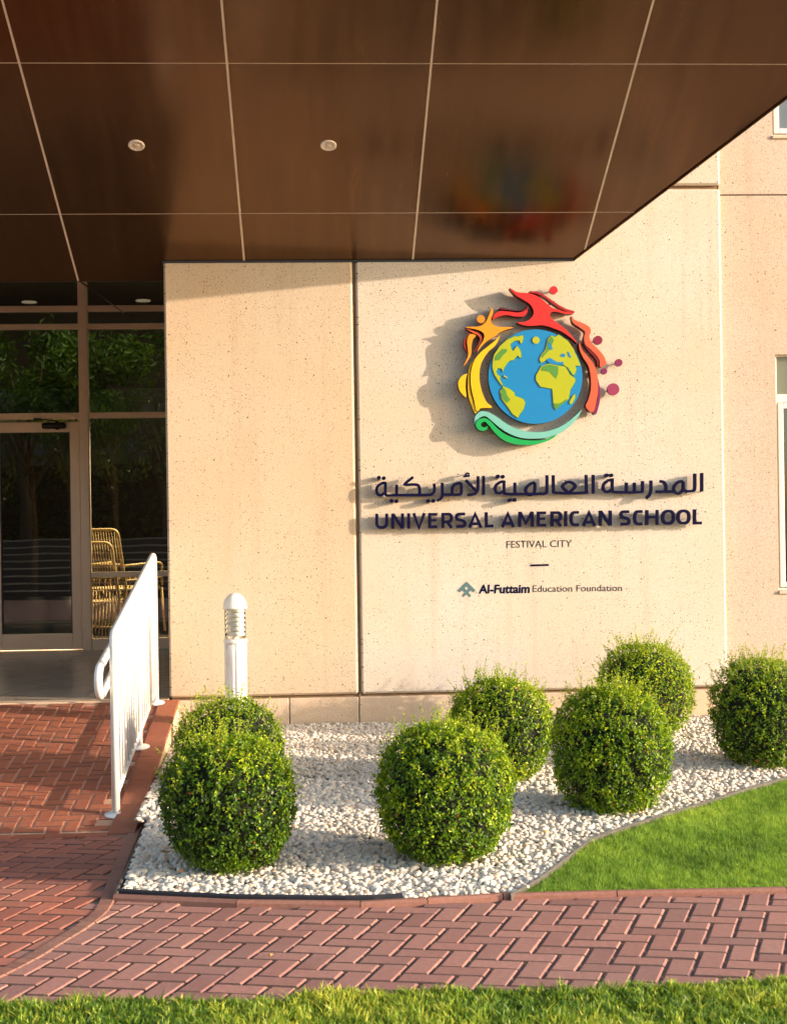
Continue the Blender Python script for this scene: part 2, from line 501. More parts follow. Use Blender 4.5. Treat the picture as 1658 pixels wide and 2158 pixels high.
# facade to the right, set back a little, with two windows
FY = D+.05
fac = empty('facade_wall', (0, FY, 0))
tag(fac, 'coarser pinkish concrete facade right of the sign wall, with two windows', 'wall')
FX0 = WXR+.002
WX0 = on_wall(1636, 1000, -.05).x
WX1 = WX0+1.45
ZB, ZTOPW = on_wall(1638, 1245, -.05).z, on_wall(1638, 747, -.05).z
ZJR = on_wall(1600, 411, -.05).z
ZB2 = on_wall(1640, 286, -.05).z
FXR = WX0+4.5
def fpanel(x0, x1, z0, z1):
    return None
def ringpanel(z0, z1, h0, h1):
    X = (FX0, WX0, WX1, FXR); V = []
    for y in (FY, FY+.22):
        V += [(X[0], y, z0), (X[3], y, z0), (X[3], y, z1), (X[0], y, z1), (X[1], y, h0), (X[2], y, h0), (X[2], y, h1), (X[1], y, h1)]
    Fs = []
    for o, f in ((0, 0), (8, 1)):
        for a, b2 in ((0, 1), (1, 2), (2, 3), (3, 0)):
            q = (o+a, o+b2, o+4+b2, o+4+a); Fs.append(q if not f else q[::-1])
    for a, b2 in ((0, 1), (1, 2), (2, 3), (3, 0)):
        Fs.append((a, a+8, b2+8, b2)); Fs.append((4+a, 4+b2, 12+b2, 12+a))
    fix_normals(MB().poly(V, Fs).build('concrete_panel', M['concrete_r'], fac))
ZJRa, ZJRb = ZJR-.004, ZJR+.006
fpanel(FX0, WX0, -.1, ZJRa)
fpanel(WX0+.0005, WX1-.0005, -.1, ZB)
fpanel(WX0+.0005, WX1-.0005, ZTOPW, ZJRa)
fpanel(WX1, FXR, -.1, ZJRa)
fpanel(FX0, WX0, ZJRb, TOPZ)
fpanel(WX0+.0005, WX1-.0005, ZJRb, ZB2)
fpanel(WX1, FXR, ZJRb, TOPZ)
ringpanel(-.1, ZJRa, ZB, ZTOPW); ringpanel(ZJRb, TOPZ, ZB2, ZB2+ZTOPW-ZB)
fix_normals(MB().box((FX0+.02, FY+.221, ZJRa-.01), (FXR-.02, FY+.24, ZJRb+.01)).build('joint_seal', M['mortar'], fac))
def window(z0, z1, transom, label, blind=None, gm='glass_w'):
    w = empty('window', (WX0, FY, z0))
    tag(w, label, 'window', 'cream framed facade windows')
    y0, y1 = FY+.035, FY+.095
    x0, x1 = WX0+.001, WX1-.001
    fr = .018
    mb = MB()
    mb.box((x0, y0, z0+.001), (x0+fr, y1, z1-.001), .003); mb.box((x1-fr, y0, z0+.001), (x1, y1, z1-.001), .003)
    mb.box((x0+fr+.0005, y0+.001, z0+.001), (x1-fr-.0005, y1, z0+fr), .003)
    mb.box((x0+fr+.0005, y0+.001, z1-fr*.6), (x1-fr-.0005, y1, z1-.001), .003)
    zt = transom
    mb.box((x0+fr+.0005, y0+.001, zt-.03), (x1-fr-.0005, y1, zt+.03), .003)
    xm = (x0+x1)/2
    mb.box((xm-.025, y0+.0015, z0+fr+.0005), (xm+.025, y1, zt-.0305), .003)
    fix_normals(mb.build('window_frame', M['frame_w'], w))
    for a, c_ in ((x0+fr+.004, xm-.029), (xm+.029, x1-fr-.004)):
        s = MB(); t = .038; A, B = z0+fr+.004, zt-.034
        s.box((a, y0-.012, A), (a+t, y1-.01, B), .004); s.box((c_-t, y0-.012, A), (c_, y1-.01, B), .004)
        s.box((a+t+.0005, y0-.011, A), (c_-t-.0005, y1-.01, A+t), .004); s.box((a+t+.0005, y0-.011, B-t), (c_-t-.0005, y1-.01, B), .004)
        sash = fix_normals(s.build('sash', M['frame_w'], w))
        MB().box((a+t-.004, y0+.02, A+t-.004), (c_-t+.004, y0+.026, B-t+.004)).build('pane', M[gm], sash)
    MB().box((x0+fr-.004, y0+.03, zt+.026), (x1-fr+.004, y0+.036, z1-fr*.6+.004)).build('pane', M['glass_t'], w)
    yb_ = FY+.2205 if blind is None else FY+.10
    fix_normals(MB().box((x0+.001, yb_, z0+.002), (x1-.001, yb_+.012, z1-.002)).build('blind', blind or M['lobby'], w))
    fix_normals(MB().box((x0, FY-.014, z0-.0225), (x1, y0-.0005, z0+.0005), .003).build('sill', M['plinth'], w))
    return w
M['glass_t'] = simple('opaque_grey_green_transom', (.14, .15, .11), .12, var=.05)
ztr = on_wall(1640, 840, -.09).z
window(ZB, ZTOPW, ztr, 'cream framed window at eye level in the right facade')
window(ZB2, ZB2+(ZTOPW-ZB), ZB2+(ztr-ZB), 'upper cream framed window just under the edge of the canopy', M['frame_w'], 'clear')

# ------------------------------------------------------------------ canopy
canopy = empty('entrance_canopy', (0, D-2, 5))
tag(canopy, 'sloping canopy clad underneath in glossy bronze brown panels with pale joints', 'canopy')
P1 = on_soffit(1206, 549); P2 = on_soffit(1658, 205)
ex, ey = P2.x-P1.x, P2.y-P1.y
def edge_x(y): return P1.x+(y-P1.y)*ex/ey
xsof = [on_soffit(*q).x for q in ((127, 450), (506, 450), (879, 450), (1253, 450))]
pitch = (xsof[-1]-xsof[0])/3
ysof = [on_soffit(800, 449).y, on_soffit(800, 134).y]
py_ = ysof[0]-ysof[1]
YEND = on_soffit(100, 594).y
ylines = [YEND, ysof[0], ysof[1], ysof[1]-py_, ysof[1]-2*py_]
YFRONT = ylines[-1]
xlines = [xsof[0]-k*pitch for k in range(4, 0, -1)]+xsof+[xsof[-1]+k*pitch for k in range(1, 5)]
def clip(poly, inside, inter):
    out = []
    for i in range(len(poly)):
        a, b2 = poly[i-1], poly[i]
        ia, ib = inside(a), inside(b2)
        if ib:
            if not ia: out.append(inter(a, b2))
            out.append(b2)
        elif ia: out.append(inter(a, b2))
    return out
def clip_edge(poly, m):
    fn = lambda q: edge_x(q[1])-m-q[0]
    def inter(a, b2):
        fa, fb = fn(a), fn(b2); t = fa/(fa-fb)
        return (a[0]+(b2[0]-a[0])*t, a[1]+(b2[1]-a[1])*t)
    return clip(poly, lambda q: fn(q) >= 0, inter)
def slab(poly, z0, z1):
    n = len(poly)
    pts = [(x, y, sof_z(y)+z0) for x, y in poly]+[(x, y, sof_z(y)+z1) for x, y in poly]
    faces = [tuple(range(n)), tuple(range(2*n-1, n-1, -1))]+[(i, i+n, (i+1) % n+n, (i+1) % n) for i in range(n)]
    return pts, faces
for i in range(len(ylines)-1):
    for j in range(len(xlines)-1):
        gx, gy = .0070, .0045
        # recess side of the wall plane only left of the wall
        y_hi = ylines[i]-gy*.5
        poly = [(xlines[j]+gx, ylines[i+1]+gy), (xlines[j+1]-gx, ylines[i+1]+gy), (xlines[j+1]-gx, y_hi), (xlines[j]+gx, y_hi)]
        poly = clip_edge(poly, .012)
        if i == 0:
            # behind the wall face the soffit only exists left of the wall end
            if xlines[j] > WXL-.01:
                lim = D-.004
                poly = clip(poly, lambda q: q[1] <= lim, lambda a, b2: (a[0]+(b2[0]-a[0])*(lim-a[1])/(b2[1]-a[1]), lim))
            elif xlines[j+1] > WXL:
                xe = WXL-.006
                left = clip(poly, lambda q: q[0] <= xe, lambda a, b2: (xe, a[1]+(b2[1]-a[1])*(xe-a[0])/(b2[0]-a[0])))
                rest = clip(poly, lambda q: q[0] >= xe, lambda a, b2: (xe, a[1]+(b2[1]-a[1])*(xe-a[0])/(b2[0]-a[0])))
                lim = D-.004
                rest = clip(rest, lambda q: q[1] <= lim, lambda a, b2: (a[0]+(b2[0]-a[0])*(lim-a[1])/(b2[1]-a[1]), lim))
                # one L shaped panel: left part plus the strip in front of the wall
                x0, x1 = poly[0][0], poly[1][0]
                poly = [(x0, ylines[1]+gy), (x1, ylines[1]+gy), (x1, lim), (xe, lim), (xe, y_hi), (x0, y_hi)]
        if len(poly) < 3: continue
        pts, faces = slab(poly, 0, .004)
        fix_normals(MB().poly(pts, faces).build('soffit_panel', M['soffit'], canopy))
# joint sealant sheet just above the panels
lim = D-.004
def sheet(poly, z0, z1, name, mat):
    pts, faces = slab(poly, z0, z1)
    return fix_normals(MB().poly(pts, faces).build(name, mat, canopy))
XL = xlines[0]+.01
sheet([(XL, YFRONT+.01), (edge_x(YFRONT+.01)-.014, YFRONT+.01), (edge_x(lim)-.014, lim), (XL, lim)], .0015, .012, 'joint_sealant', M['seal'])
sheet([(XL, lim+.0002), (WXL-.008, lim+.0002), (WXL-.008, YEND-.004), (XL, YEND-.004)], .0018, .012, 'joint_sealant', M['seal'])
# body and fascia
sheet([(XL, YFRONT+.01), (edge_x(YFRONT+.01)-.014, YFRONT+.01), (edge_x(lim)-.014, lim), (XL, lim)], .013, .40, 'canopy_body', M['dark'])
sheet([(XL, lim+.0002), (WXL-.008, lim+.0002), (WXL-.008, YEND-.004), (XL, YEND-.004)], .013, .40, 'canopy_body', M['dark'])
sheet([(edge_x(YFRONT)-.0105, YFRONT), (edge_x(YFRONT), YFRONT), (edge_x(lim), lim), (edge_x(lim)-.0105, lim)], -.012, .41, 'fascia', M['soffit'])
sheet([(XL-.01, YFRONT-.012), (edge_x(YFRONT), YFRONT-.012), (edge_x(YFRONT), YFRONT-.001), (XL-.01, YFRONT-.001)], -.012, .41, 'fascia', M['soffit'])
# dark shadow gap trim over the wall
MB().box((WXL-.006, D-.006, ZT-.002), (P1.x+.01, D-.0005, SOF_Z+.006)).build('gap_trim', M['plastic_black'], canopy)
# recessed downlights
nrm = Vector((0, -SOF_M, -1)).normalized()
M['lens'] = simple('frosted_lens', (.72, .62, .5), .3)
M['trim'] = simple('downlight_trim', (.80, .72, .64), .35)
for q in ((288, 306), (692, 306), (-115, 306)):
    c = on_soffit(*q)
    u = Vector((1, 0, 0)); w = nrm.cross(u).normalized()
    def disc(rings):
        mb = MB(); n = 28; base = 0
        pts = []
        for r, h in rings:
            for k in range(n):
                a = 2*PI*k/n
                pts.append(c+(u*math.cos(a)+w*math.sin(a))*r+nrm*h)
        faces = [(i*n+k, i*n+(k+1) % n, (i+1)*n+(k+1) % n, (i+1)*n+k) for i in range(len(rings)-1) for k in range(n)]
        faces.append(tuple((len(rings)-1)*n+k for k in range(n)))
        mb.poly(pts, faces, True); return mb
    dl = fix_normals(disc([(.051, .0), (.051, .004), (.046, .0065), (.038, .006), (.033, .0015)]).build('downlight', M['trim'], canopy))
    dl['label'] = 'round white recessed downlight'
    fix_normals(disc([(.022, .0025), (.020, .0045), (.012, .007), (.004, .0075)]).build('lamp_lens', M['lens'], dl))

# ------------------------------------------------------------------ entrance recess
RXL = -5.2
tiles = empty('landing_floor', (0, D, 0)); tag(tiles, 'pale tiled landing in front of the glazed entrance', kind='structure')
fix_normals(MB().box((RXL, D+.001, -.1), (WXL+.015, GY+.3, LAND_Z-.012)).build('screed', M['sand'], tiles))
fix_normals(MB().box((RXL, D-.02, LAND_Z-.06), (WXL-.006, D+.10, LAND_Z+.004), .006).build('sill_strip', M['plinth'], tiles))
ts = .62
yy = D+.104
while yy < GY+.2:
    xx = WXL-.012
    y1 = min(yy+ts, GY+.28)
    while xx > RXL+.1:
        x0 = max(xx-ts, RXL)
        fix_normals(MB().box((x0+.0015, yy+.0015, LAND_Z-.0118), (xx-.0015, y1-.0015, LAND_Z), .001).build('tile', M['tile'], tiles))
        xx -= ts
    yy += ts
rc = MB().box((RXL-.2, YEND+.02, 4.32), (WXL+.02, GY+4, 4.45)).build('recess_ceiling', M['lobby']); fix_normals(rc)
tag(rc, 'dark ceiling over the entrance recess and lobby', kind='structure')
fx = MB().box((RXL-.2, YEND+.0005, sof_z(YEND)+.002), (WXL-.008, YEND+.018, 4.45)).build('soffit_upstand', M['dark']); fix_normals(fx)
tag(fx, 'dark upstand closing the inner edge of the canopy soffit', kind='structure')
lw = MB().box((RXL-.25, D-.02, -.1), (RXL, GY+4, 6.6)).build('recess_wall', M['concrete']); fix_normals(lw)
tag(lw, 'concrete wall closing the left side of the entrance recess', 'wall')
lb = MB().box((RXL, GY+3.9, 0), (WXL+.02, GY+4.0, 4.4)).build('lobby_wall', M['lobby']); fix_normals(lb)
tag(lb, 'dim back wall of the lobby seen through the entrance glass', kind='structure')
lf = MB().box((RXL, GY+.301, LAND_Z-.05), (WXL+.02, GY+3.9, LAND_Z-.003)).build('lobby_floor', M['lobby_floor']); fix_normals(lf)
tag(lf, 'polished floor of the lobby behind the glass', kind='structure')

# glazed entrance screen
scr = empty('entrance_screen', (on_glass(180, 1358).x, GY, LAND_Z))
tag(scr, 'glazed entrance screen with champagne coloured aluminium bars', 'screen')
gx_ = lambda px, py=1000: on_glass(px, py).x
gz_ = lambda py, px=180: on_glass(px, py).z
MX0, MX1 = gx_(171), gx_(190)
SX1 = WXL+.019
def bar(x0, x1, z0, z1, d0=.04, name='frame_bar', par=scr, mat=None):
    return fix_normals(MB().box((x0, GY-d0, z0), (x1, GY+.05, z1), .003).build(name, mat or M['frame'], par))
bar(MX0, MX1, LAND_Z, 4.3, .055, 'mullion')
DXL = gx_(-212)
bar(DXL-.09, DXL, LAND_Z, 4.3, .055, 'mullion')
rows = [(657, 645), (694, 683), (882, 870)]
for lo, hi in rows:
    z0, z1 = gz_(lo), gz_(hi)
    bar(MX1+.0005, SX1, z0, z1)
    bar(DXL+.0005, MX0-.0005, z0, z1)
    bar(RXL, DXL-.0905, z0, z1)
bar(MX1+.0005, SX1, gz_(1216, 250), gz_(1205, 250)); bar(MX1+.0005, SX1, LAND_Z, gz_(1346, 250))
bar(RXL, DXL-.0905, LAND_Z, gz_(1346, 250))
def pane(x0, x1, z0, z1, par=scr, y=GY+.002):
    return MB().box((x0-.004, y, z0-.004), (x1+.004, y+.006, z1+.004)).build('pane', M['glass'], par)
zr = [LAND_Z+.05, gz_(1216, 250), gz_(1205, 250), gz_(882), gz_(870), gz_(694), gz_(683), gz_(657), gz_(645), 4.31]
for a, c_ in ((0, 1), (2, 3), (4, 5), (6, 7), (8, 9)):
    pane(MX1, SX1, zr[a], zr[c_])
for a, c_ in ((4, 5), (6, 7), (8, 9)):
    pane(DXL, MX0, zr[a], zr[c_]); 
pane(RXL, DXL-.09, zr[0], zr[3])
for a, c_ in ((4, 5), (6, 7), (8, 9)): pane(RXL, DXL-.09, zr[a], zr[c_])
# two door leaves
ZD1 = gz_(889)
XM = gx_(-20)
def leaf(x0, x1, hinge_right, label):
    d = empty('entrance_door', ((x0+x1)/2, GY, LAND_Z)); tag(d, label, 'door', 'glazed entrance door leaves')
    st = .095; z0 = LAND_Z+.012; z1 = ZD1; y0 = GY-.03; y1 = GY+.025
    rail_b = gz_(1336, 80)-z0; rail_t = .10
    s = MB()
    s.box((x0, y0, z0), (x0+st, y1, z1), .004); s.box((x1-st, y0, z0), (x1, y1, z1), .004)
    s.box((x0+st+.0006, y0, z0), (x1-st-.0006, y1, z0+rail_b), .004); s.box((x0+st+.0006, y0, z1-rail_t), (x1-st-.0006, y1, z1), .004)
    fix_normals(s.build('door_frame', M['frame'], d))
    MB().box((x0+st-.004, GY, z0+rail_b-.004), (x1-st+.004, GY+.006, z1-rail_t+.004)).build('pane', M['glass'], d)
    g = MB(); g.box((x0+st+.0008, y0+.004, z0+rail_b+.0006), (x0+st+.008, y0+.014, z1-rail_t-.0006)); g.box((x1-st-.008, y0+.004, z0+rail_b+.0006), (x1-st-.0008, y0+.014, z1-rail_t-.0006))
    g.build('gasket', M['plastic_black'], d)
    hx = x1-.004 if hinge_right else x0+.004
    for hz in (z0+.25, (z0+z1)/2+.05, z1-.35):
        h = MB(); h.lathe((hx, y0-.012, hz), [(.012, -.05), (.013, -.045), (.013, .045), (.012, .05)], 12)
        h.box((hx-.03, y0-.006, hz-.045), (hx+.001, y0-.0005, hz+.045), .002)
        fix_normals(h.build('hinge', M['frame'], d))
    # pull handle at the meeting stile
    px_ = x0+st*.5 if hinge_right else x1-st*.5
    zc = gz_(1078, 0)
    h = MB(); pts = []
    H = .155; out = .075
    for k in range(7):
        a = k/6*PI/2; pts.append((px_, y0-out+.03-math.sin(a)*.03*1 if False else y0-.03-(out-.03)*math.sin(a), zc-H+.03-(.03)*math.cos(a)))
    pts = [(px_, y0+.002, zc-H)]+pts+[(px_, y0-out, zc)]
    pts += [(p_[0], p_[1], 2*zc-p_[2]) for p_ in reversed(pts[:-1])]
    h.tube(pts, .016, 12); fix_normals(h.build('door_handle', M['white'], d))
    return d, z1
d1, zc1 = leaf(XM+.003, MX0-.004, True, 'right glazed door leaf beside the tall window bar, with dark closer on top')
leaf(DXL+.004, XM-.003, False, 'left glazed door leaf at the picture edge')
# door closer
cx0, cx1 = gx_(92, 897), gx_(142, 897); cz = gz_(898, 120)
c = MB(); c.tube([(cx0, GY-.065, cz), (cx0+.02, GY-.065, cz), (cx1-.02, GY-.065, cz), (cx1, GY-.065, cz)], [.024, .032, .032, .024], 14)
c.lathe(((cx0+cx1)/2+.03, GY-.065, cz-.04), [(.018, 0), (.02, .01), (.02, .075), (.012, .085)], 12)
cl = fix_normals(c.build('door_closer', M['dark'], d1))
c = MB(); c.tube([((cx0+cx1)/2+.03, GY-.07, cz+.05), (gx_(85, 886), GY-.07, cz+.065)], .006, 8)
c.box((gx_(74, 886), GY-.075, cz+.055), (gx_(90, 886), GY-.056, cz+.075), .002)
c.build('closer_arm', M['dark'], cl)
# stay rod from the soffit edge to the screen
d_ = ray(168, 592); t_ = (YEND-.01)/d_.y; A = Vector((d_.x*t_, YEND-.01, EYE+d_.z*t_)); B = on_glass(262, 660); B.y = GY-.045
rod = MB().tube([A, B], .006, 8).build('stay_rod', M['dark']); tag(rod, 'thin dark stay rod running from soffit edge to the glazed screen', 'rod')

# lit lobby downlights (lamps the photograph shows lit)
m, nt, b = new_mat('lit_lamp_lens'); b.inputs['Emission Color'].default_value = (1, .75, .5, 1); b.inputs['Emission Strength'].default_value = .35
M['lit'] = m
for q, lab in (((62, 636), 'lit round lobby downlight on the left behind the top pane'), ((302, 633), 'lit round lobby downlight on the right behind the top pane')):
    d_ = ray(*q); t_ = (4.318-EYE)/d_.z; c = Vector((d_.x*t_, d_.y*t_, 4.318))
    o = MB().lathe(c, [(.075, -.012), (.09, -.010), (.09, 0)], 24).build('ceiling_lamp', M['lit']); fix_normals(o)
    tag(o, lab, 'lamp', 'lobby downlights')
# added spot that brightens the stacked chairs, tied to no fixture
ld = bpy.data.lights.new('chair_fill_spot', 'SPOT'); ld.energy = 2300; ld.color = (1, .80, .55); ld.spot_size = math.radians(44); ld.spot_blend = .5; ld.shadow_soft_size = .06
lo = bpy.data.objects.new('chair_fill_spot', ld); COL.objects.link(lo)
tgt = on_glass(235, 1200)+Vector((0, .5, 0)); lo.location = (tgt.x+.7, GY+.25, 4.2)
lo.rotation_euler = (Vector(lo.location)-tgt).to_track_quat('Z', 'Y').to_euler()

# ------------------------------------------------------------------ ramp
rampo = empty('entrance_ramp', (0, D, 0)); tag(rampo, 'red brick ramp rising to the entrance landing', kind='structure')
KX1 = on_ramp(357, 1478).x               # right edge of the kerb
KX0 = on_ramp(331, 1478).x
KX1b = on_ramp(300, 1735).x
RX = .5*(KX1+KX1b)
rz = lambda y: LAND_Z-RAMP_M*(D-y)
KW = .14
# body
pts = [(RXL, RAMP_Y0, -.09), (RX, RAMP_Y0, -.09), (RX, D-.021, -.09), (RXL, D-.021, -.09),
       (RXL, RAMP_Y0, -.0042), (RX, RAMP_Y0, -.0042), (RX, D-.021, rz(D)-.0073), (RXL, D-.021, rz(D)-.0073)]
fix_normals(MB().poly(pts, [(0,3,2,1),(4,5,6,7),(0,1,5,4),(1,2,6,5),(2,3,7,6),(3,0,4,7)]).build('ramp_body', M['sand_r'], rampo))
pts = [(RX+.0005, RAMP_Y0, -.09), (RX+.02, RAMP_Y0, -.09), (RX+.02, D-.002, -.09), (RX+.0005, D-.002, -.09),
       (RX+.0005, RAMP_Y0, -.0142), (RX+.02, RAMP_Y0, -.014), (RX+.02, D-.002, rz(D)-.03), (RX+.0005, D-.002, rz(D)-.03)]
fix_normals(MB().poly(pts, [(0,3,2,1),(4,5,6,7),(0,1,5,4),(1,2,6,5),(2,3,7,6),(3,0,4,7)]).build('ramp_side', M['ramp_side'], rampo))
# kerb pieces along the right edge
nk = 6; L = (D-.022-RAMP_Y0)/nk
RX0 = RX+.028-KW
for k in range(nk):
    y0 = RAMP_Y0+k*L+.002; y1 = y0+L-.004
    mb = MB().box((RX0, y0, -.011), (RX+.028, y1, .008), .006)
    mb.v = [(x, y, z+rz(y)) for x, y, z in mb.v]
    fix_normals(mb.build('kerb_stone', M['kerb_r'] if 'kerb_r' in M else M['brick_ramp'], rampo))

# ------------------------------------------------------------------ herringbone paving
def herring(u0, v0, du, dv, unit, nx, ny, inside):
    """centres of the bricks: u0,v0 origin (2D), du,dv unit directions (2D); yields (kind, centre2d)."""
    out = []
    for i in range(-nx, nx):
        for j in range(-ny, ny):
            k = (i-j) % 4
            if k == 0:       # horizontal brick covers (i,j),(i+1,j)
                c = (i+1.0, j+.5); kind = 0
            elif k == 3:     # vertical brick covers (i,j),(i,j+1)  -> needs (i-j)%4==3 and (i-j-1)%4==2
                c = (i+.5, j+1.0); kind = 1
            else: continue
            p = np.array(u0)*0+np.array([u0, v0])+np.array(du)*c[0]*unit+np.array(dv)*c[1]*unit
            if inside(p[0], p[1]): out.append((kind, p))
    return out
def brick_mesh(name, kind, du, dv, unit, mat, gap=.005, ch=.008, dep=.006, h=.05, jit=0, gu=None):
    lu, lv = (2*unit, unit) if kind == 0 else (unit, 2*unit)
    a, b2 = lu/2-(gu or gap)/2, lv/2-gap/2
    r2 = random.Random(kind*10+jit)
    def ring(ia, ib, z):
        return [(sx*(a-ia), sy*(b2-ib), z) for sx, sy in ((-1,-1),(1,-1),(1,1),(-1,1))]
    c1 = ch*r2.uniform(.8, 1.2); cv_ = c1*.45
    rings = [ring(0, 0, -h), ring(0, 0, -dep), ring(c1*.15, cv_*.15, -dep*.55), ring(c1, cv_, 0)]
    P = []
    for R in rings:
        for x, y, z in R:
            x += r2.uniform(-.0008, .0008); y += r2.uniform(-.0008, .0008)
            P.append((du[0]*x+dv[0]*y, du[1]*x+dv[1]*y, z))
    Fs = []
    for i in range(3):
        for k in range(4):
            l = (k+1) % 4; Fs.append((i*4+k, i*4+l, (i+1)*4+l, (i+1)*4+k))
    Fs.append((12, 13, 14, 15))
    mb = MB().poly(P, Fs); me = mb.mesh(name, mat)
    me.materials.append(M['sand'])
    for i, pl in enumerate(me.polygons): pl.material_index = 1 if (i < 8 or i == 8) else 0
    return me
def seen_key(x, y): return y  # nearer bricks show larger
def lay(bricks, meshes, parent, zf, tiltx, limit=300, name='brick', cxv=0.0, tz=.0012, tilt=.006):
    """nearest bricks as parts, the rest as one joined part"""
    def visible(p):
        d = Vector((p[0], p[1], zf(p[1])-EYE)); z = d.dot(fwd); u = d.dot(camR)/z*F; v = d.dot(camU)/z*F
        return abs(u) < 860 and -1090 < v < 1110 and z > .5
    vis = sorted([b for b in bricks if visible(b[1])], key=lambda b: b[1][1])
    hid = [b for b in bricks if not visible(b[1])]
    single = vis[:limit]; rest = vis[limit:]+hid
    for kind, p in single:
        me = random.choice(meshes[kind])
        o = bpy.data.objects.new(name, me)
        o.location = (p[0]-parent.location.x, p[1]-parent.location.y, zf(p[1])+random.uniform(-tz, tz)-parent.location.z)
        o.rotation_euler = (tiltx+random.gauss(0, tilt), random.gauss(0, tilt), random.uniform(-.006, .006))
        COL.objects.link(o); o.parent = parent
    if rest:
        mb = MB(); mi = []
        for kind, p in rest:
            mi += [1 if q_ < 9 else 0 for q_ in range(13)]
            me = random.choice(meshes[kind]); z = zf(p[1])+random.uniform(-.001, .001); ct, st = math.cos(tiltx), math.sin(tiltx)
            mb.poly([(v.co.x+p[0], v.co.y*ct-v.co.z*st+p[1], v.co.y*st+v.co.z*ct+z) for v in me.vertices], [tuple(pp.vertices) for pp in me.polygons])
        o = mb.build('bricks', meshes[0][0].materials[0], parent); o['kind'] = 'stuff'; o.data.materials.append(M['sand']); o.data.polygons.foreach_set('material_index', mi)
    return len(single), len(rest)

# ramp bricks, square to the wall
U = .084
du, dv = (1, 0), (0, 1)
mr = {k: [brick_mesh('brick', k, du, dv, U, M['brick_ramp'], .0050, .005, .007, .04, j, .0090) for j in range(3)] for k in (0, 1)}
br = herring(RX0-.002, D-.03, du, dv, U, 60, 60, lambda x, y: RXL+.05 < x < RX0-.02 and RAMP_Y0+.05 < y < D-.07)
lay(br, mr, rampo, rz, math.atan(RAMP_M), tz=.0007, tilt=.003)
# straight edge course at the foot of the ramp
n = int((RX0-RXL)/.165)
for k in range(n):
    x1 = RX0-.002-k*.165; x0 = x1-.161
    if x1 < -2.9: break
    fix_normals(MB().box((x0, RAMP_Y0-.035, -.05), (x1, RAMP_Y0+.045, .004), .004).build('brick', M['brick_ramp'], rampo))

# path and forecourt: same diagonal bond, split by the flush kerb band
A1 = math.radians(21.0); A2 = math.radians(13.0)
dvp = (math.sin(A1), math.cos(A1)); dup_ = (math.cos(A2), -math.sin(A2))
U2 = .10
mp_ = {k: [brick_mesh('brick', k, dup_, dvp, U2, M['brick_path'], .0085, .0078, .009, .05, j, .0090) for j in range(4)] for k in (0, 1)}
mf_ = {k: [brick_mesh('brick', k, dup_, dvp, U2, M['brick_fore'] if 'brick_fore' in M else M['brick_path'], .0085, .0078, .009, .05, j, .0090) for j in range(4)] for k in (0, 1)}
KB = [(289, 1742), (260, 1808), (233, 1880), (213, 1920), (170, 1955), (120, 1986), (60, 2022), (0, 2052), (-100, 2100), (-260, 2190)]
kb = [on_z(*q) for q in KB]
def band_x(y):
    ys = [p.y for p in kb]; xs_ = [p.x for p in kb]
    return float(np.interp(y, ys[::-1], xs_[::-1]))
FRONT_L = on_z(640, 1912).y
BORD = [(240, 1898), (500, 1910), (760, 1913), (900, 1905), (1060, 1896), (1300, 1890), (1658, 1883), (2100, 1868)]
bord = [on_z(*q) for q in BORD]
def bord_y(x): return float(np.interp(x, [p.x for p in bord], [p.y for p in bord]))
PATH_Y0 = on_z(829, 2110).y
path = empty('path', (0, 5.5, 0)); tag(path, 'dusky red herringbone brick path across the foreground', kind='structure')
fore = empty('forecourt_paving', (-1.8, 6.8, 0)); tag(fore, 'orange red herringbone brick forecourt at the foot of the ramp', kind='structure')
MB().poly([(-6,4.0,-.0105),(6,4.0,-.0105),(6,7.75,-.0105),(-6,7.75,-.0105)], [(0,1,2,3)]).build('joint_sand', M['sand_p'], path)
allb = herring(0, 5.6, dup_, dvp, U2, 90, 60, lambda x, y: -4.5 < x < 4.5 and PATH_Y0-.5 < y < RAMP_Y0-.03)
pb, fb = [], []
for k, p in allb:
    bx = band_x(p[1]) if p[1] <= kb[0].y else kb[0].x
    if p[0] < bx-.0: fb.append((k, p))
    elif p[1] < bord_y(p[0])+.02: pb.append((k, p))
print('bricks', len(br), len(pb), len(fb))
lay(pb, mp_, path, lambda y: 0.0, 0)
lay(fb, mf_, fore, lambda y: 0.0, 0)
def strip(points, width, z0, z1, name, mat, parent=None, zf=None, ch=.006, seg=True, gap=.004):
    """a kerb made of pieces following a polyline"""
    objs = []
    n = len(points)
    offs = []
    for i, p in enumerate(points):
        t = points[min(i+1, n-1)]-points[max(i-1, 0)]; t.z = 0; t.normalize()
        offs.append(Vector((-t.y, t.x, 0)))
    for i in range(n-1):
        a, b2 = points[i], points[i+1]; t = (b2-a); t.z = 0; t.normalize()
        g = t*gap*.5
        za = zf(a.x, a.y) if zf else 0; zb = zf(b2.x, b2.y) if zf else 0
        w = width/2; c = ch
        def prof(p, o, z):
            return [p-o*w+Vector((0,0,z+z0)), p-o*w+Vector((0,0,z+z1-c)), p-o*(w-c)+Vector((0,0,z+z1)), p+o*(w-c)+Vector((0,0,z+z1)), p+o*w+Vector((0,0,z+z1-c)), p+o*w+Vector((0,0,z+z0))]
        p0 = Vector((a.x, a.y, 0))+g; p1 = Vector((b2.x, b2.y, 0))-g
        P = prof(p0, offs[i], za)+prof(p1, offs[i+1], zb)
        Fs = [(k, (k+1) % 6, (k+1) % 6+6, k+6) for k in range(6)]+[(5,4,3,2,1,0), (6,7,8,9,10,11)]
        o = MB().poly(P, Fs); objs.append(o)
    if seg:
        return [fix_normals(o.build(name, mat, parent)) for o in objs]
    mb = MB()
    for o in objs: mb.poly(o.v, o.f)
    return [fix_normals(mb.build(name, mat, parent))]
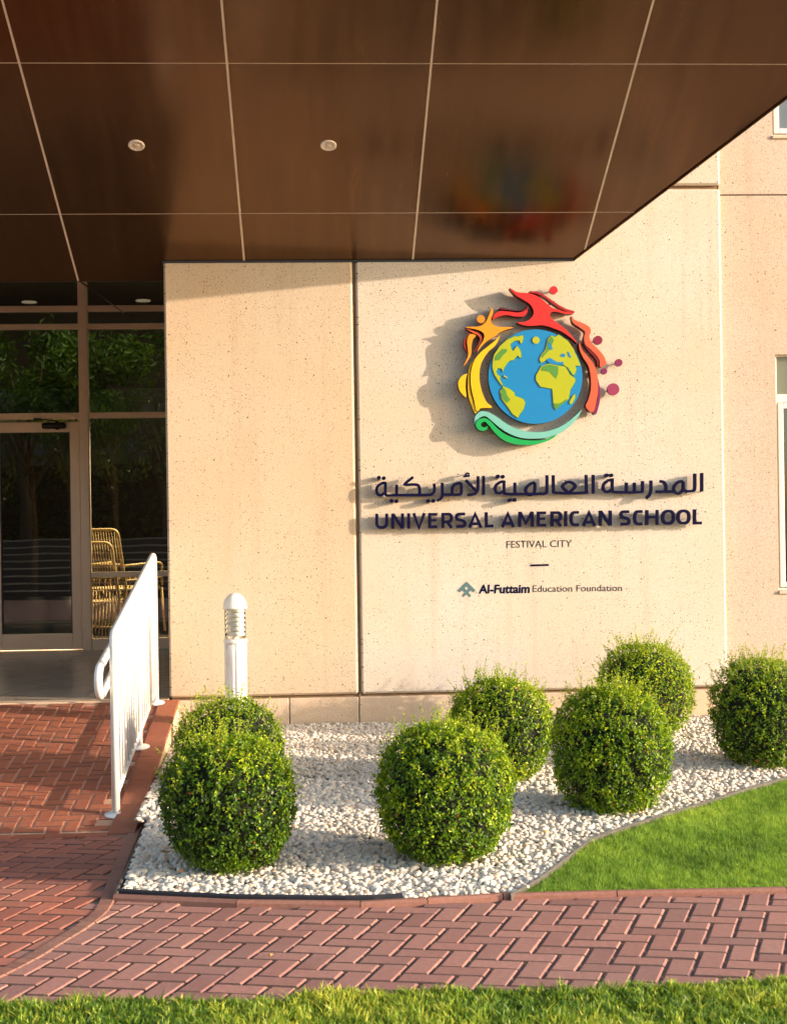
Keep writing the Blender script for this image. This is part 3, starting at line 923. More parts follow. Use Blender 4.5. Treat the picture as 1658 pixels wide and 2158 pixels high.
def resample(pts, step):
    out = [pts[0].copy()]; acc = 0
    for a, b2 in zip(pts[:-1], pts[1:]):
        L = (b2-a).length; n = max(1, int(round(L/step)))
        for k in range(1, n+1): out.append(a.lerp(b2, k/n))
    return out
def catmull(P, n=6, closed=False):
    P = [Vector((*p, 0)) if len(p) == 2 else Vector(p) for p in P]; out = []
    N_ = len(P); rngN = N_ if closed else N_-1
    for i in range(rngN):
        p1, p2 = P[i], P[(i+1) % N_]
        p0 = P[i-1] if closed or i > 0 else p1*2-p2
        p3 = P[(i+2) % N_] if closed or i+2 < N_ else p2*2-p1
        for k in range(n):
            t = k/n
            out.append(.5*((2*p1)+(-p0+p2)*t+(2*p0-5*p1+4*p2-p3)*t*t+(-p0+3*p1-3*p2+p3)*t**3))
    if not closed: out.append(P[-1])
    return out
kbs = resample([Vector((p.x, p.y, 0)) for p in catmull([(p.x, p.y) for p in kb], 3)], .30)
strip(kbs, .066, -.05, .0045, 'kerb_stone', M['kerb'], fore)
bs = resample([Vector((p.x, p.y+.02, 0)) for p in bord], .62)
strip(bs, .042, -.05, .022, 'kerb_stone', M['kerb'], path, ch=.010)

# ------------------------------------------------------------------ pebble bed, lawn, edgings
LE = [(1075, 1893), (1130, 1862), (1180, 1825), (1235, 1782), (1262, 1768), (1320, 1748), (1400, 1722), (1500, 1692), (1580, 1665), (1658, 1643), (1760, 1612), (1900, 1575)]
le = [on_bed(*q) for q in LE]
def le_y(x): return float(np.interp(x, [p.x for p in le], [p.y for p in le])) if x >= le[0].x else 0
BEDL = [(318, 1738), (300, 1780), (275, 1840), (250, 1893)]
bedl = [on_z(*q) for q in BEDL]
def bed_left(y):
    if y > RAMP_Y0: return RX+.024
    return float(np.interp(y, [p.y for p in bedl][::-1], [p.x for p in bedl][::-1]))
def in_bed(x, y, m=.01):
    if y > D-m or x < bed_left(y)+m: return False
    if y < bord_y(x)+.068+m: return False
    if x > le[0].x and y < le_y(x)+m+.008: return False
    return True
bed = empty('pebble_bed', (.5, 8.3, 0)); tag(bed, 'bed of rounded white pebbles under the clipped bushes', kind='structure')
def grid_surface(name, x0, x1, y0, y1, step, zoff, mat, parent, test):
    nx, ny = int((x1-x0)/step)+1, int((y1-y0)/step)+1
    V = []; Fs = []
    for j in range(ny):
        for i in range(nx):
            x, y = x0+i*step, y0+j*step; V.append((x, y, bed_z(x, y)+zoff))
    for j in range(ny-1):
        for i in range(nx-1):
            if test(x0+(i+.5)*step, y0+(j+.5)*step): Fs.append((j*nx+i, j*nx+i+1, (j+1)*nx+i+1, (j+1)*nx+i))
    return MB().poly(V, Fs).build(name, mat, parent)
grid_surface('bed_base', -2.1, 6.5, 6.0, D+.03, .05, -.022, M['edging'], bed, lambda x, y: in_bed(x, y, -.045) and x > bed_left(y)-.01)

def ico(sub):
    t = (1+5**.5)/2
    V = [(-1,t,0),(1,t,0),(-1,-t,0),(1,-t,0),(0,-1,t),(0,1,t),(0,-1,-t),(0,1,-t),(t,0,-1),(t,0,1),(-t,0,-1),(-t,0,1)]
    Fc = [(0,11,5),(0,5,1),(0,1,7),(0,7,10),(0,10,11),(1,5,9),(5,11,4),(11,10,2),(10,7,6),(7,1,8),(3,9,4),(3,4,2),(3,2,6),(3,6,8),(3,8,9),(4,9,5),(2,4,11),(6,2,10),(8,6,7),(9,8,1)]
    V = [np.array(v, float)/np.linalg.norm(v) for v in V]
    for _ in range(sub):
        cache = {}; nf = []
        def mid(a, b2):
            k = (min(a, b2), max(a, b2))
            if k not in cache:
                m_ = V[a]+V[b2]; V.append(m_/np.linalg.norm(m_)); cache[k] = len(V)-1
            return cache[k]
        for a, b2, c2 in Fc:
            x, y, z = mid(a, b2), mid(b2, c2), mid(c2, a)
            nf += [(a, x, z), (b2, y, x), (c2, z, y), (x, y, z)]
        Fc = nf
    return np.array(V), np.array(Fc)
def stone_variants(sub, n):
    V, T = ico(sub); out = []
    for _ in range(n):
        W = V.copy()
        for _k in range(4):
            d = rng.normal(size=3); d /= np.linalg.norm(d)
            W += np.outer(np.clip(W@d, 0, 1)**2*rng.uniform(-.28, .18), d)
        W *= np.array([1.25, .92, .68])*rng.uniform(.9, 1.1, 3)
        out.append(W)
    return out, T
def rot_mats(n, flat=.35):
    a = rng.uniform(0, 2*np.pi, n); tx = rng.normal(0, flat, n); ty = rng.normal(0, flat, n)
    ca, sa = np.cos(a), np.sin(a)
    Rz = np.zeros((n,3,3)); Rz[:,0,0]=ca; Rz[:,0,1]=-sa; Rz[:,1,0]=sa; Rz[:,1,1]=ca; Rz[:,2,2]=1
    Rx = np.zeros((n,3,3)); Rx[:,0,0]=1; Rx[:,1,1]=np.cos(tx); Rx[:,1,2]=-np.sin(tx); Rx[:,2,1]=np.sin(tx); Rx[:,2,2]=np.cos(tx)
    Ry = np.zeros((n,3,3)); Ry[:,1,1]=1; Ry[:,0,0]=np.cos(ty); Ry[:,0,2]=np.sin(ty); Ry[:,2,0]=-np.sin(ty); Ry[:,2,2]=np.cos(ty)
    return Rz@Rx@Ry
sp = .0228
P = []
y = 6.1
row = 0
while y < D:
    x = -2.05+(row % 2)*sp/2
    while x < 4.3:
        xx, yy = x+random.uniform(-.3, .3)*sp, y+random.uniform(-.3, .3)*sp
        if in_bed(xx, yy): P.append((xx, yy, bed_z(xx, yy)+random.uniform(-.011, .009)))
        x += sp
    y += sp*.9; row += 1
P = np.array(P); print('pebbles', len(P))
tintp = rng.beta(2.2, 2.2, len(P))*.85
tintp[rng.random(len(P)) < .035] = rng.uniform(.9, 1)
scl = rng.uniform(.0105, .0185, len(P))*np.where(rng.random(len(P)) < .12, 1.3, 1)
# the 300 that show largest: the front row nearest the camera
def on_screen_x(p): return np.abs((p[:,0]*camR.x+p[:,1]*camR.y+(p[:,2]-EYE)*camR.z)/(p[:,0]*fwd.x+p[:,1]*fwd.y)*F) < 829
vis = on_screen_x(P)
score = np.where(vis, P[:,1]-scl*14, 99)
order = np.argsort(score)
single = order[:300]; rest = order[300:]
nearr = rest[P[rest,1] < 8.6]; farr = rest[P[rest,1] >= 8.6]
def stones(idx, sub, name):
    var, T = stone_variants(sub, 10)
    Vs, Ts, tt = [], [], []; base = 0
    which = rng.integers(0, 10, len(idx))
    for k in range(10):
        ii = idx[which == k]
        if not len(ii): continue
        R = rot_mats(len(ii))
        W = np.einsum('nij,vj->nvi', R, var[k])*scl[ii][:,None,None]+P[ii][:,None,:]
        Vs.append(W.reshape(-1, 3)); nv = len(var[k])
        Ts.append((T[None]+np.arange(len(ii))[:,None,None]*nv+base).reshape(-1, 3)); base += nv*len(ii)
        tt.append(np.repeat(tintp[ii], nv))
    V = np.concatenate(Vs)-np.array([.5, 8.3, 0])
    o = np_mesh(name, V, np.concatenate(Ts), M['pebble'], bed, True, np.concatenate(tt)); o['kind'] = 'stuff'
    return o
stones(nearr, 1, 'pebbles'); stones(farr, 1 if len(farr) < 5500 else 0, 'pebbles')
var, T = stone_variants(1, 6)
pm = []
for W in var:
    me = bpy.data.meshes.new('pebble'); me.from_pydata([tuple(v) for v in W], [], [tuple(int(q) for q in t) for t in T])
    me.polygons.foreach_set('use_smooth', [True]*len(T)); me.materials.append(M['pebble_o']); pm.append(me)
for i in single:
    o = bpy.data.objects.new('pebble', random.choice(pm)); s = float(scl[i])
    o.scale = (s, s, s); o.location = (P[i][0]-.5, P[i][1]-8.3, P[i][2]); o.rotation_euler = (random.gauss(0, .35), random.gauss(0, .35), random.uniform(0, 6.28))
    COL.objects.link(o); o.parent = bed

# edging strips
bl = resample([Vector((p.x-.012, p.y, 0)) for p in bedl], .2)
e1 = strip(bl+[Vector((bord[0].x+.03, bord[0].y+.075, 0))], .016, -.03, .030, 'bed_edging', M['edging'], None, ch=.004, seg=False, gap=0)[0]
tag(e1, 'thin weathered edging strip between pebbles and the brick band on the left', 'edging')
bl = [Vector((bord[0].x+.012, bord[0].y+.062, 0))]+[Vector((x, bord_y(x)+.055, 0)) for x in np.arange(bord[0].x+.15, on_z(880, 1900).x, .12)]
e2 = strip(bl, .020, -.03, .037, 'bed_edging', M['plastic_black'], None, ch=.007, seg=False, gap=0)[0]
tag(e2, 'black plastic edging along the front of the pebble bed', 'edging')
lel = resample(catmull([(p.x, p.y) for p in le], 4), .08)
e3 = strip([Vector((p.x, p.y, 0)) for p in lel], .009, -.05, .020, 'lawn_edging', M['edging'], None, zf=bed_z, ch=.005, seg=False, gap=0)[0]
tag(e3, 'curved grey edging between white pebbles and the lawn', 'edging')

# lawn
def in_lawn(x, y, m=.012):
    return x > le[0].x-.05 and y < le_y(x)-m and y > bord_y(x)+.045
lawn = empty('lawn', (1.8, 7, 0)); tag(lawn, 'clipped green lawn right of the curved edging', kind='structure')
grid_surface('lawn_soil', .5, 6.5, 6.0, 9.8, .05, -.012, M['lawn_base'], lawn, lambda x, y: in_lawn(x, y, 0))
def blades(n, sample, zfun, hmin, hmax, w, lean, mat, name, off, segs=2, patch=1.3, tintbias=0.0):
    X = np.empty(0); Y = np.empty(0)
    x, y = sample(n); z = zfun(x, y)
    n = len(x)
    h = rng.uniform(hmin, hmax, n)*(1+.35*np.sin(x*31+2*np.sin(y*23))*np.sin(y*37+2*np.sin(x*19)))
    # patchy height and colour
    pt = np.sin(x*7.1+np.sin(y*5.3)*1.3)*np.sin(y*6.7+np.sin(x*4.1)*1.7)
    pt2 = np.sin(x*patch*2.1+1.3)*np.sin(y*patch*2.7+.4)
    h *= 1+.18*pt
    a = rng.uniform(0, 2*np.pi, n); l = np.abs(rng.normal(0, lean, n))
    dx, dy = np.cos(a)*l*h, np.sin(a)*l*h
    wa = rng.uniform(0, np.pi, n); wx, wy = np.cos(wa)*w/2, np.sin(wa)*w/2
    if segs == 1:
        V = np.stack([np.stack([x-wx, y-wy, z], 1), np.stack([x+wx, y+wy, z], 1), np.stack([x+dx, y+dy, z+h], 1)], 1)
        T = np.arange(3*n).reshape(n, 3); k = 3
        V = V.reshape(-1, 3); 
    else:
        mx, my, mz = x+dx*.35, y+dy*.35, z+h*.58
        V = np.stack([np.stack([x-wx, y-wy, z], 1), np.stack([x+wx, y+wy, z], 1), np.stack([mx+wx*.85, my+wy*.85, mz], 1), np.stack([mx-wx*.85, my-wy*.85, mz], 1), np.stack([x+dx, y+dy, z+h], 1)], 1)
        b = np.arange(n)[:,None]*5
        T = np.concatenate([b+np.array([[0,1,2]]), b+np.array([[0,2,3]]), b+np.array([[3,2,4]])], 0); k = 5
        V = V.reshape(-1, 3)
    tt = np.clip(.42+tintbias+.30*rng.normal(size=n)+.20*pt+.24*pt2, 0, .94)
    tt[rng.random(n) < .05] = .94
    V = V-np.array(off)
    return V, T, np.repeat(tt, k)
def lawn_sample(n):
    x = rng.uniform(.55, 3.2, n); y = rng.uniform(6.1, 8.9, n)
    lx = np.interp(x, [p.x for p in le], [p.y for p in le]); by = np.interp(x, [p.x for p in bord], [p.y for p in bord])
    k = (x > le[0].x-.03) & (y < lx-.016) & (y > by+.045)
    return x[k], y[k]
zb = lambda x, y: .01+.18*np.clip((y-6.3)/(D-6.3), 0, 1)-.012
V, T, tt = blades(330000, lawn_sample, zb, .012, .034, .0034, .75, M['grass'], 'grass', (1.8, 7, 0), 1, 1.6)
print('lawn blades', len(T))
o = np_mesh('grass', V, T, M['grass'], lawn, False, tt); o['kind'] = 'stuff'

# foreground grass verge
verge = empty('grass_verge', (0, 4.5, 0)); tag(verge, 'coarse green grass verge in the immediate foreground', kind='structure')
VY1 = on_z(829, 2103).y
MB().poly([(-5,3.75,.002),(5,3.75,.002),(5,VY1,.002),(-5,VY1,.002)], [(0,1,2,3)]).build('verge_soil', M['lawn_base'], verge)
def verge_sample(n):
    y = VY1+.015-rng.random(n)**1.25*.9; x = rng.uniform(-2.1, 2.3, n)
    e = VY1+.02*np.sin(x*5)+.012*np.sin(x*17+1)
    k = y < e
    return x[k], y[k]
V, T, tt = blades(75000, verge_sample, lambda x, y: 0*x, .014, .043, .0075, .62, M['grass_f'], 'grass', (0, 4.5, 0), 2, 2.0, .05)
o = np_mesh('grass', V, T, M['grass_f'], verge, False, tt); o['kind'] = 'stuff'

# ================================================================== BUSHES
def leaf_cloud(Pn, Nn, L, W, tint):
    """folded leaf of 4 triangles per point: Pn position, Nn normal"""
    n = len(Pn)
    r = rng.normal(size=(n, 3)); t = np.cross(Nn, r); t /= np.linalg.norm(t, axis=1)[:,None]+1e-9
    s = np.cross(Nn, t)
    L = L[:,None]; W = W[:,None]
    base = Pn; mid = Pn+t*L*.5-Nn*L*.06; tip = Pn+t*L-Nn*L*.12
    a = Pn+t*L*.42+s*W*.5+Nn*W*.22; b2 = Pn+t*L*.42-s*W*.5+Nn*W*.22
    V = np.stack([base, a, tip, b2, mid], 1).reshape(-1, 3)
    i = np.arange(n)[:,None]*5
    T = np.concatenate([i+np.array([[0,1,4]]), i+np.array([[1,2,4]]), i+np.array([[4,2,3]]), i+np.array([[0,4,3]])], 0)
    return V, T, np.repeat(tint, 5)
def sph(n):
    v = rng.normal(size=(n, 3)); return v/np.linalg.norm(v, axis=1)[:,None]
BUSH = [
 (485, 1546, 1840, 287, 19000, -.09, 'round clipped bush nearest the ramp, dark green, at front left of the pebbles'),
 (484, 1477, 1700, 240, 13000, -.03, 'clipped bush half hidden behind the front left bush, just before the bollard lamp'),
 (941, 1516, 1822, 298, 20000, .10, 'large round bush at the front of the middle pair, beside the pebble gap'),
 (1054, 1422, 1650, 232, 13000, .22, 'yellow green bush behind the large middle one, against the plinth'),
 (1287, 1442, 1716, 258, 18000, .16, 'round bush at the front of the right pair, closest to the curved lawn edging'),
 (1356, 1352, 1560, 218, 13000, .24, 'bush at the back of the right pair, topmost against the sign wall'),
 (1607, 1388, 1622, 226, 13000, .08, 'rightmost bush, cut off by the picture edge below the window'),
]
for bi, (cx, top, bot, wid, nl, tb, lab) in enumerate(BUSH):
    hh = (bot-top)/2; cy = (top+bot)/2; bz = .1
    for _ in range(8):
        s = (cy-1100+.0148*(cx-829)+.93*hh)/(EYE-bz)
        if bi == 1: s = 366.
        if bi == 5: s = 320.
        z = F/s
        d = ray(cx, cy); t = z/ (d.dot(fwd)); C = Vector((d.x*t, d.y*t, EYE+d.z*t)); bz = bed_z(C.x, C.y)
    R = wid/2/s-.016; RZ = hh/s-.008
    if bi == 1: RZ = R*1.02; C.z = on_z(0,0).z + (EYE-(top-1100+.0148*(cx-829))/s) - RZ
    if C.z-RZ > bz: RZ = (C.z+RZ-bz+.02)/2; C.z = bz-.02+RZ
    bush = empty('clipped_bush', (C.x, C.y, bz)); tag(bush, lab, 'bush', 'clipped globe bushes in the pebble bed')
    off = np.array([C.x, C.y, bz])
    # lumps
    lobes = sph(330); lam = np.concatenate([rng.uniform(-.055, .055, 14), rng.uniform(-.035, .035, 46), rng.uniform(-.050, .040, 270)]); sh_ = np.concatenate([np.full(14, 7.), np.full(46, 45.), np.full(270, 330.)])
    ax = rng.uniform(0, 6.28)
    def rad(v):
        r = np.ones(len(v))
        for l, a, h_ in zip(lobes, lam, sh_): r += a*np.exp(-(1-v@l)*h_)
        return r
    def flat(v):   # squarish lower half, tucked under
        w = v.copy(); lo = w[:,2] < 0
        k = np.where(lo, 1+.10*np.sin(np.pi*np.clip(-w[:,2], 0, 1)), 1)
        w[:,0] *= k; w[:,1] *= k
        return w
    def sq(v, p=2.38):
        q_ = np.linalg.norm(v[:,:2], axis=1); k_ = 1/((q_**p+np.abs(v[:,2])**p)**(1/p)); return v*k_[:,None]
    nl = int(nl*.92); nc = int(1500*(R/.3)**2); cd = sph(nc); cdep = 1-np.abs(rng.normal(0, .045, nc)); ctint = rng.normal(0, .13, nc)
    ci = rng.integers(0, nc, nl); loose = rng.random(nl) < .22
    v = cd[ci]+rng.normal(0, .034, (nl, 3)); v[loose] = sph(int(loose.sum())); v /= np.linalg.norm(v, axis=1)[:,None]
    depth = np.where(loose, 1-np.abs(rng.normal(0, .09, nl))-.02, cdep[ci]+rng.normal(0, .022, nl)); ct_ = np.where(loose, -.12, ctint[ci])
    r = rad(v)
    w = sq(v)*np.array([R, R, RZ])*(r*depth)[:,None]
    P_ = w+np.array([C.x, C.y, C.z])
    keep = P_[:,2] > bz+.004
    v, P_, depth, ct_ = v[keep], P_[keep], depth[keep], ct_[keep]
    nrm_ = v*.75+np.array([0, 0, .35])+rng.normal(size=v.shape)*.55
    nrm_ /= np.linalg.norm(nrm_, axis=1)[:,None]
    # new growth: on the outside and towards the top, in clumps
    cl = np.zeros(len(v))
    for l in sph(26): cl += np.exp(-(1-v@l)*60)
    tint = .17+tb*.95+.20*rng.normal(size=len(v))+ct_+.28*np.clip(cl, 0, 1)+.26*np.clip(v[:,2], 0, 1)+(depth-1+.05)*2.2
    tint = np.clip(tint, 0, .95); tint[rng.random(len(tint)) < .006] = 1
    L = rng.uniform(.014, .024, len(v)); W = L*rng.uniform(.52, .72, len(v))
    V, T, tt = leaf_cloud(P_-off, nrm_, L, W, tint)
    # shoots
    stems = MB(); SV = []; ST = []; Stt = []; 
    ns = 280
    sv = sph(ns*3); sv = sv[(sv[:,2]+rng.normal(0, .3, ns*3) > .05)][:ns]
    upb = np.clip(sv[:,2]+.25, 0, 1.2)
    lp, ln = [], []
    for q, ub in zip(sv, upb):
        q = sq(q[None])[0]; qn = q/np.linalg.norm(q)
        dirv = Vector(q*.7)+Vector((0, 0, .65))+Vector(rng.normal(size=3)*.3); dirv.normalize()
        rr = float(rad(qn[None])[0])
        base = Vector((C.x+q[0]*R*rr*.97, C.y+q[1]*R*rr*.97, C.z+q[2]*RZ*rr*.97))
        ln_ = rng.uniform(.018, .075)*(.40+ub)
        if rng.random() < .10: ln_ *= 1.5
        tip = base+dirv*ln_; midp = base.lerp(tip, .5)+Vector(rng.normal(size=3)*.004)
        stems.tube([base, midp, tip], [.0011, .0009, .0006], 3, caps=False)
        m_ = max(2, int(ln_/.0075))
        for k in range(m_):
            f_ = (k+1)/m_; pp = base.lerp(tip, f_)
            lp.append(np.array(pp)); nn = rng.normal(size=3)*.7+np.array(dirv)*.2+np.array([0, 0, .4]); ln.append(nn/np.linalg.norm(nn))
    lp, ln = np.array(lp), np.array(ln)
    L2 = rng.uniform(.009, .017, len(lp))
    V2, T2, t2 = leaf_cloud(lp-off, ln, L2, L2*.6, np.clip(rng.normal(.80, .15, len(lp)), 0, .95))
    T = np.concatenate([T, T2+len(V)]); V = np.concatenate([V, V2]); tt = np.concatenate([tt, t2])
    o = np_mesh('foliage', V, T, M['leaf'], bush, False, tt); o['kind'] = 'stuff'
    sob = stems.build('shoots', M['twig'], bush); sob['kind'] = 'stuff'
    # dark twiggy inside
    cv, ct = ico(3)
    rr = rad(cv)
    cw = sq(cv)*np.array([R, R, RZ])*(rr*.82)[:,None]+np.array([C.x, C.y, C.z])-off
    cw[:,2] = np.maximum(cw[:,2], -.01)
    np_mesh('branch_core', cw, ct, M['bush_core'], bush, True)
    st = MB().tube([(C.x, C.y, bz-.05), (C.x+.01, C.y, bz+.06), (C.x, C.y, C.z)], [.022, .018, .012], 8).build('trunk', M['bark'], bush)

# dead leaves on the pebbles and the path
m = simple('dry_leaf', (.50, .24, .05), .6, var=.3, scale=40)
for (q, lab) in (((1148, 1762), 'small orange dead leaf on the pebbles right of the middle bush'), ((381, 1846), 'curled ochre dead leaf on the pebbles below the front left bush'),
                 ((352, 1806), 'yellow green fallen leaf on the pebbles left of the front left bush')):
    p = on_bed(*q); rr = .013
    o = MB().poly([(p.x-rr*1.3, p.y, p.z+.022), (p.x, p.y-rr*.7, p.z+.017), (p.x+rr*1.3, p.y+.004, p.z+.026), (p.x, p.y+rr*.7, p.z+.020), (p.x, p.y, p.z+.030)],
                  [(0,1,4), (1,2,4), (2,3,4), (3,0,4)]).build('dead_leaf', m); tag(o, lab, 'leaf', 'fallen leaves')
p = on_z(570, 2016)
o = MB().poly([(p.x-.011, p.y, .004), (p.x, p.y-.008, .003), (p.x+.011, p.y+.003, .008), (p.x, p.y+.008, .004), (p.x, p.y, .012)],
              [(0,1,4), (1,2,4), (2,3,4), (3,0,4)]).build('dead_leaf', m); tag(o, 'tiny yellow petal lying on the brick path', 'leaf', 'fallen leaves')

# ================================================================== BOLLARD LAMP
s_b = 322.0; d = ray(497, 1400); t = (F/s_b)/d.dot(fwd); bx, by = d.x*t, d.y*t; bz = bed_z(bx, by)
zt_ = lambda py: EYE-(py-1100-.0148*(829-497))/s_b
bol = empty('bollard_lamp', (bx, by, bz)); tag(bol, 'white fluted garden bollard lamp with domed cap, standing before the wall', 'bollard lamp')
R0 = 24.0/s_b
zN = zt_(1346)-bz
def flute(a, z):
    return 1-.10*max(0, math.cos(8*a))**6
prof = [(R0*1.12, -.03), (R0*1.12, .015), (R0*.98, .03)]+[(R0*.98, zz) for zz in np.linspace(.04, zN-.03, 8)]
mb = MB().lathe((bx, by, bz), prof, 96, flute)
fix_normals(mb.build('column', M['white'], bol))
mb = MB().lathe((bx, by, bz), [(R0*.99, zN-.032), (R0*1.05, zN-.026), (R0*1.07, zN-.012), (R0*1.05, zN-.003), (R0*.9, zN)], 48)
fix_normals(mb.build('collar', M['white'], bol))
zH = zt_(1282)-bz
mb = MB()
nf = 6; step = (zH-zN-.016)/nf
for k in range(nf):
    z0 = zN+.022+k*step
    mb.lathe((bx+R0*.10, by, bz), [(R0*.30, z0-.002), (R0*.74, z0), (R0*.76, z0+.004), (R0*.66, z0+step*.80), (R0*.30, z0+step*.84)], 32)
fix_normals(mb.build('louvre', M['white'], bol))
mb = MB().lathe((bx, by, bz), [(R0*.30, zN-.001), (R0*.32, zN+.01), (R0*.16, zN+.018), (R0*.16, zH-.001)], 20)
fix_normals(mb.build('lamp_holder', M['white'], bol))
n_ = 40; mbp = []
mb = MB()
for k in range(n_):
    a = 2*PI*k/n_; mb.v += [(bx+R0*.92*math.cos(a), by+R0*.92*math.sin(a), bz+zN-.001), (bx+R0*.92*math.cos(a), by+R0*.92*math.sin(a), bz+zH+.002)]
for k in range(n_):
    l = (k+1) % n_; mb.f.append((2*k, 2*l, 2*l+1, 2*k+1)); mb.sm.append(True)
mb.build('diffuser', M['clear'], bol)
hC = zt_(1249)-bz
prof = [(R0*.90, zH-.002), (R0*1.06, zH-.004), (R0*1.07, zH+.006)]
for k in range(1, 10):
    a = k/9*PI/2; prof.append((max(.002, R0*1.05*math.cos(a)), zH+.008+(hC-zH-.008)*math.sin(a)))
fix_normals(MB().lathe((bx, by, bz), prof, 48).build('cap', M['white'], bol))

# ================================================================== RAILING
nf_ = on_ramp(245, 1716); far = on_ramp(333, 1471)
RXr = .5*(nf_.x+far.x)
YN, YF = nf_.y, D-.10
print('rail', nf_, far)
HR = 1.03
rail = empty('ramp_railing', (RXr, YN, rz(YN))); tag(rail, 'white tubular steel railing with upright bars along the right edge of the ramp', 'railing')
xl = lambda y: nf_.x+(far.x-nf_.x)*(y-YN)/(far.y-YN)
KZ = .008
zt = lambda y: rz(y)+KZ
zBase = lambda y: rz(y)+ (KZ if y > YN+.3 else .0)
zTop = lambda y: EYE - 0 + 0*y
dN = ray(243, 1327); tN = YN/dN.y; ZTN = EYE+dN.z*tN-.02
dF = ray(325, 1162); tF = YF/dF.y; ZTF = EYE+dF.z*tF-.022
top = lambda y: ZTN+(ZTF-ZTN)*(y-YN)/(YF-YN)
rt = .0225
# frame: near post, top rail, far post in one bent tube
pts = [Vector((xl(YN), YN, zt(YN)-.012))]
c0 = Vector((xl(YN), YN, top(YN))); c1 = Vector((xl(YF), YF, top(YF)))
dirt = (c1-c0).normalized(); br_ = .07
for k in range(7):
    t = k/6
    a = c0-Vector((0,0,br_)); b2 = c0; e = c0+dirt*br_
    pts.append(a*(1-t)**2+b2*2*t*(1-t)+e*t*t)
for k in range(7):
    t = k/6
    a = c1-dirt*br_; b2 = c1; e = c1-Vector((0,0,br_))
    pts.append(a*(1-t)**2+b2*2*t*(1-t)+e*t*t)
pts.append(Vector((xl(YF), YF, zt(YF))))
fix_normals(MB().tube(pts, rt, 16).build('top_rail', M['white'], rail))
# middle post
YM = on_ramp(302, 1577).y
YM = .5*(YN+YF) if not (YN < YM < YF) else YM
fix_normals(MB().tube([(xl(YM), YM, zt(YM)), (xl(YM), YM, top(YM))], .019, 14).build('post', M['white'], rail))
low = lambda y: zt(y)+.09
fix_normals(MB().tube([(xl(YN), YN, low(YN)), (xl(YF), YF, low(YF))], .014, 12).build('bottom_rail', M['white'], rail))
nb = 19
for k in range(1, nb):
    y = YN+(YF-YN)*k/nb
    if abs(y-YM) < .04: continue
    MB().tube([(xl(y), y, low(y)), (xl(y), y, top(y)-.01)], .0085, 8).build('baluster', M['white'], rail)
for y in (YN, YM, YF):
    z0 = zt(y) if y > YN else zt(y)-.010
    mb = MB().lathe((xl(y), y, z0), [(.062, -.004), (.062, .005), (.056, .008), (.026, .010), (.025, .016)], 28)
    mb.v = [(a, b2, c2+RAMP_M*(b2-y)) for a, b2, c2 in mb.v]
    fix_normals(mb.build('base_flange', M['white'], rail))
# handrail on the ramp side, with a looped end
hx = lambda y: xl(y)-.075
yh0 = YN+.03
h1 = lambda y: rz(y)+.80
h2 = lambda y: rz(y)+.635
hr = []
ys = np.linspace(YF-.05, yh0+.02, 8)
for y in ys: hr.append(Vector((hx(y), y, h1(y))))
cz_ = (h1(yh0)+h2(yh0))/2; hr_ = (h1(yh0)-h2(yh0))/2
for k in range(1, 12):
    a = k/12*PI; hr.append(Vector((hx(yh0), yh0-.095*math.sin(a), cz_+hr_*math.cos(a))))
for y in ys[::-1]: hr.append(Vector((hx(y), y, h2(y))))
fix_normals(MB().tube(hr, .023, 14).build('handrail', M['white'], rail))
for y in (YN+.42, YM+.2, YF-.1):
    for hfun in (h1, h2):
        fix_normals(MB().tube([(hx(y), y, hfun(y)-.01), (hx(y), y, hfun(y)-.045), (hx(y)+.02, y, hfun(y)-.06), (xl(y), y, hfun(y)-.06)], .007, 8).build('bracket', M['white'], rail))

# ================================================================== SIGN LETTERING
def sm(name, col, rough=.35):
    return simple(name, col, rough, var=.04, scale=6)
M['navy'] = simple('navy_lacquer', (.003, .003, .030), .6, var=.04, spec=.08)
M['ink'] = sm('black_lacquer', (.018, .014, .022), .35)
def stroke_mesh(mb, P, width, off, back, idx=0, closed=False):
    """P: photo pixels; a ribbon of constant width extruded off the wall"""
    P = [Vector((x, y, 0)) for x, y in P]; n = len(P); Lf, Rt = [], []
    for i in range(n):
        if closed: a, c = P[i-1], P[(i+1) % n]
        else: a, c = P[max(i-1, 0)], P[min(i+1, n-1)]
        d1 = (P[i]-a); d2 = (c-P[i])
        if d1.length < 1e-6: d1 = d2.copy()
        if d2.length < 1e-6: d2 = d1.copy()
        d1.normalize(); d2.normalize(); t = (d1+d2)
        if t.length < 1e-3: t = d1.copy()
        t.normalize(); nn = Vector((-t.y, t.x, 0)); k = min(1.6, 1/max(.4, nn.dot(Vector((-d1.y, d1.x, 0)))))
        Lf.append(P[i]+nn*width/2*k); Rt.append(P[i]-nn*width/2*k)
    fo = off+idx*.0006
    fr = [on_wall(p.x, p.y, fo) for p in Lf]+[on_wall(p.x, p.y, fo) for p in Rt]
    bk = [Vector((p.x, D-back, p.z)) for p in fr]
    base = 2*n
    Fs = []
    M_ = n if closed else n-1
    for i in range(M_):
        j = (i+1) % n
        Fs.append((i, j, n+j, n+i)); Fs.append((base+i, base+n+i, base+n+j, base+j))
        Fs.append((i, base+i, base+j, j)); Fs.append((n+i, n+j, base+n+j, base+n+i))
    if not closed:
        Fs.append((0, n, base+n, base)); Fs.append((n-1, base+n-1, base+2*n-1, 2*n-1))
    mb.poly(fr+bk, Fs)
def disc_px(mb, cx, cy, rx, ry, off, back, n=20):
    poly_px(mb, [(cx+rx*math.cos(2*PI*k/n), cy+ry*math.sin(2*PI*k/n)) for k in range(n)], off, back)
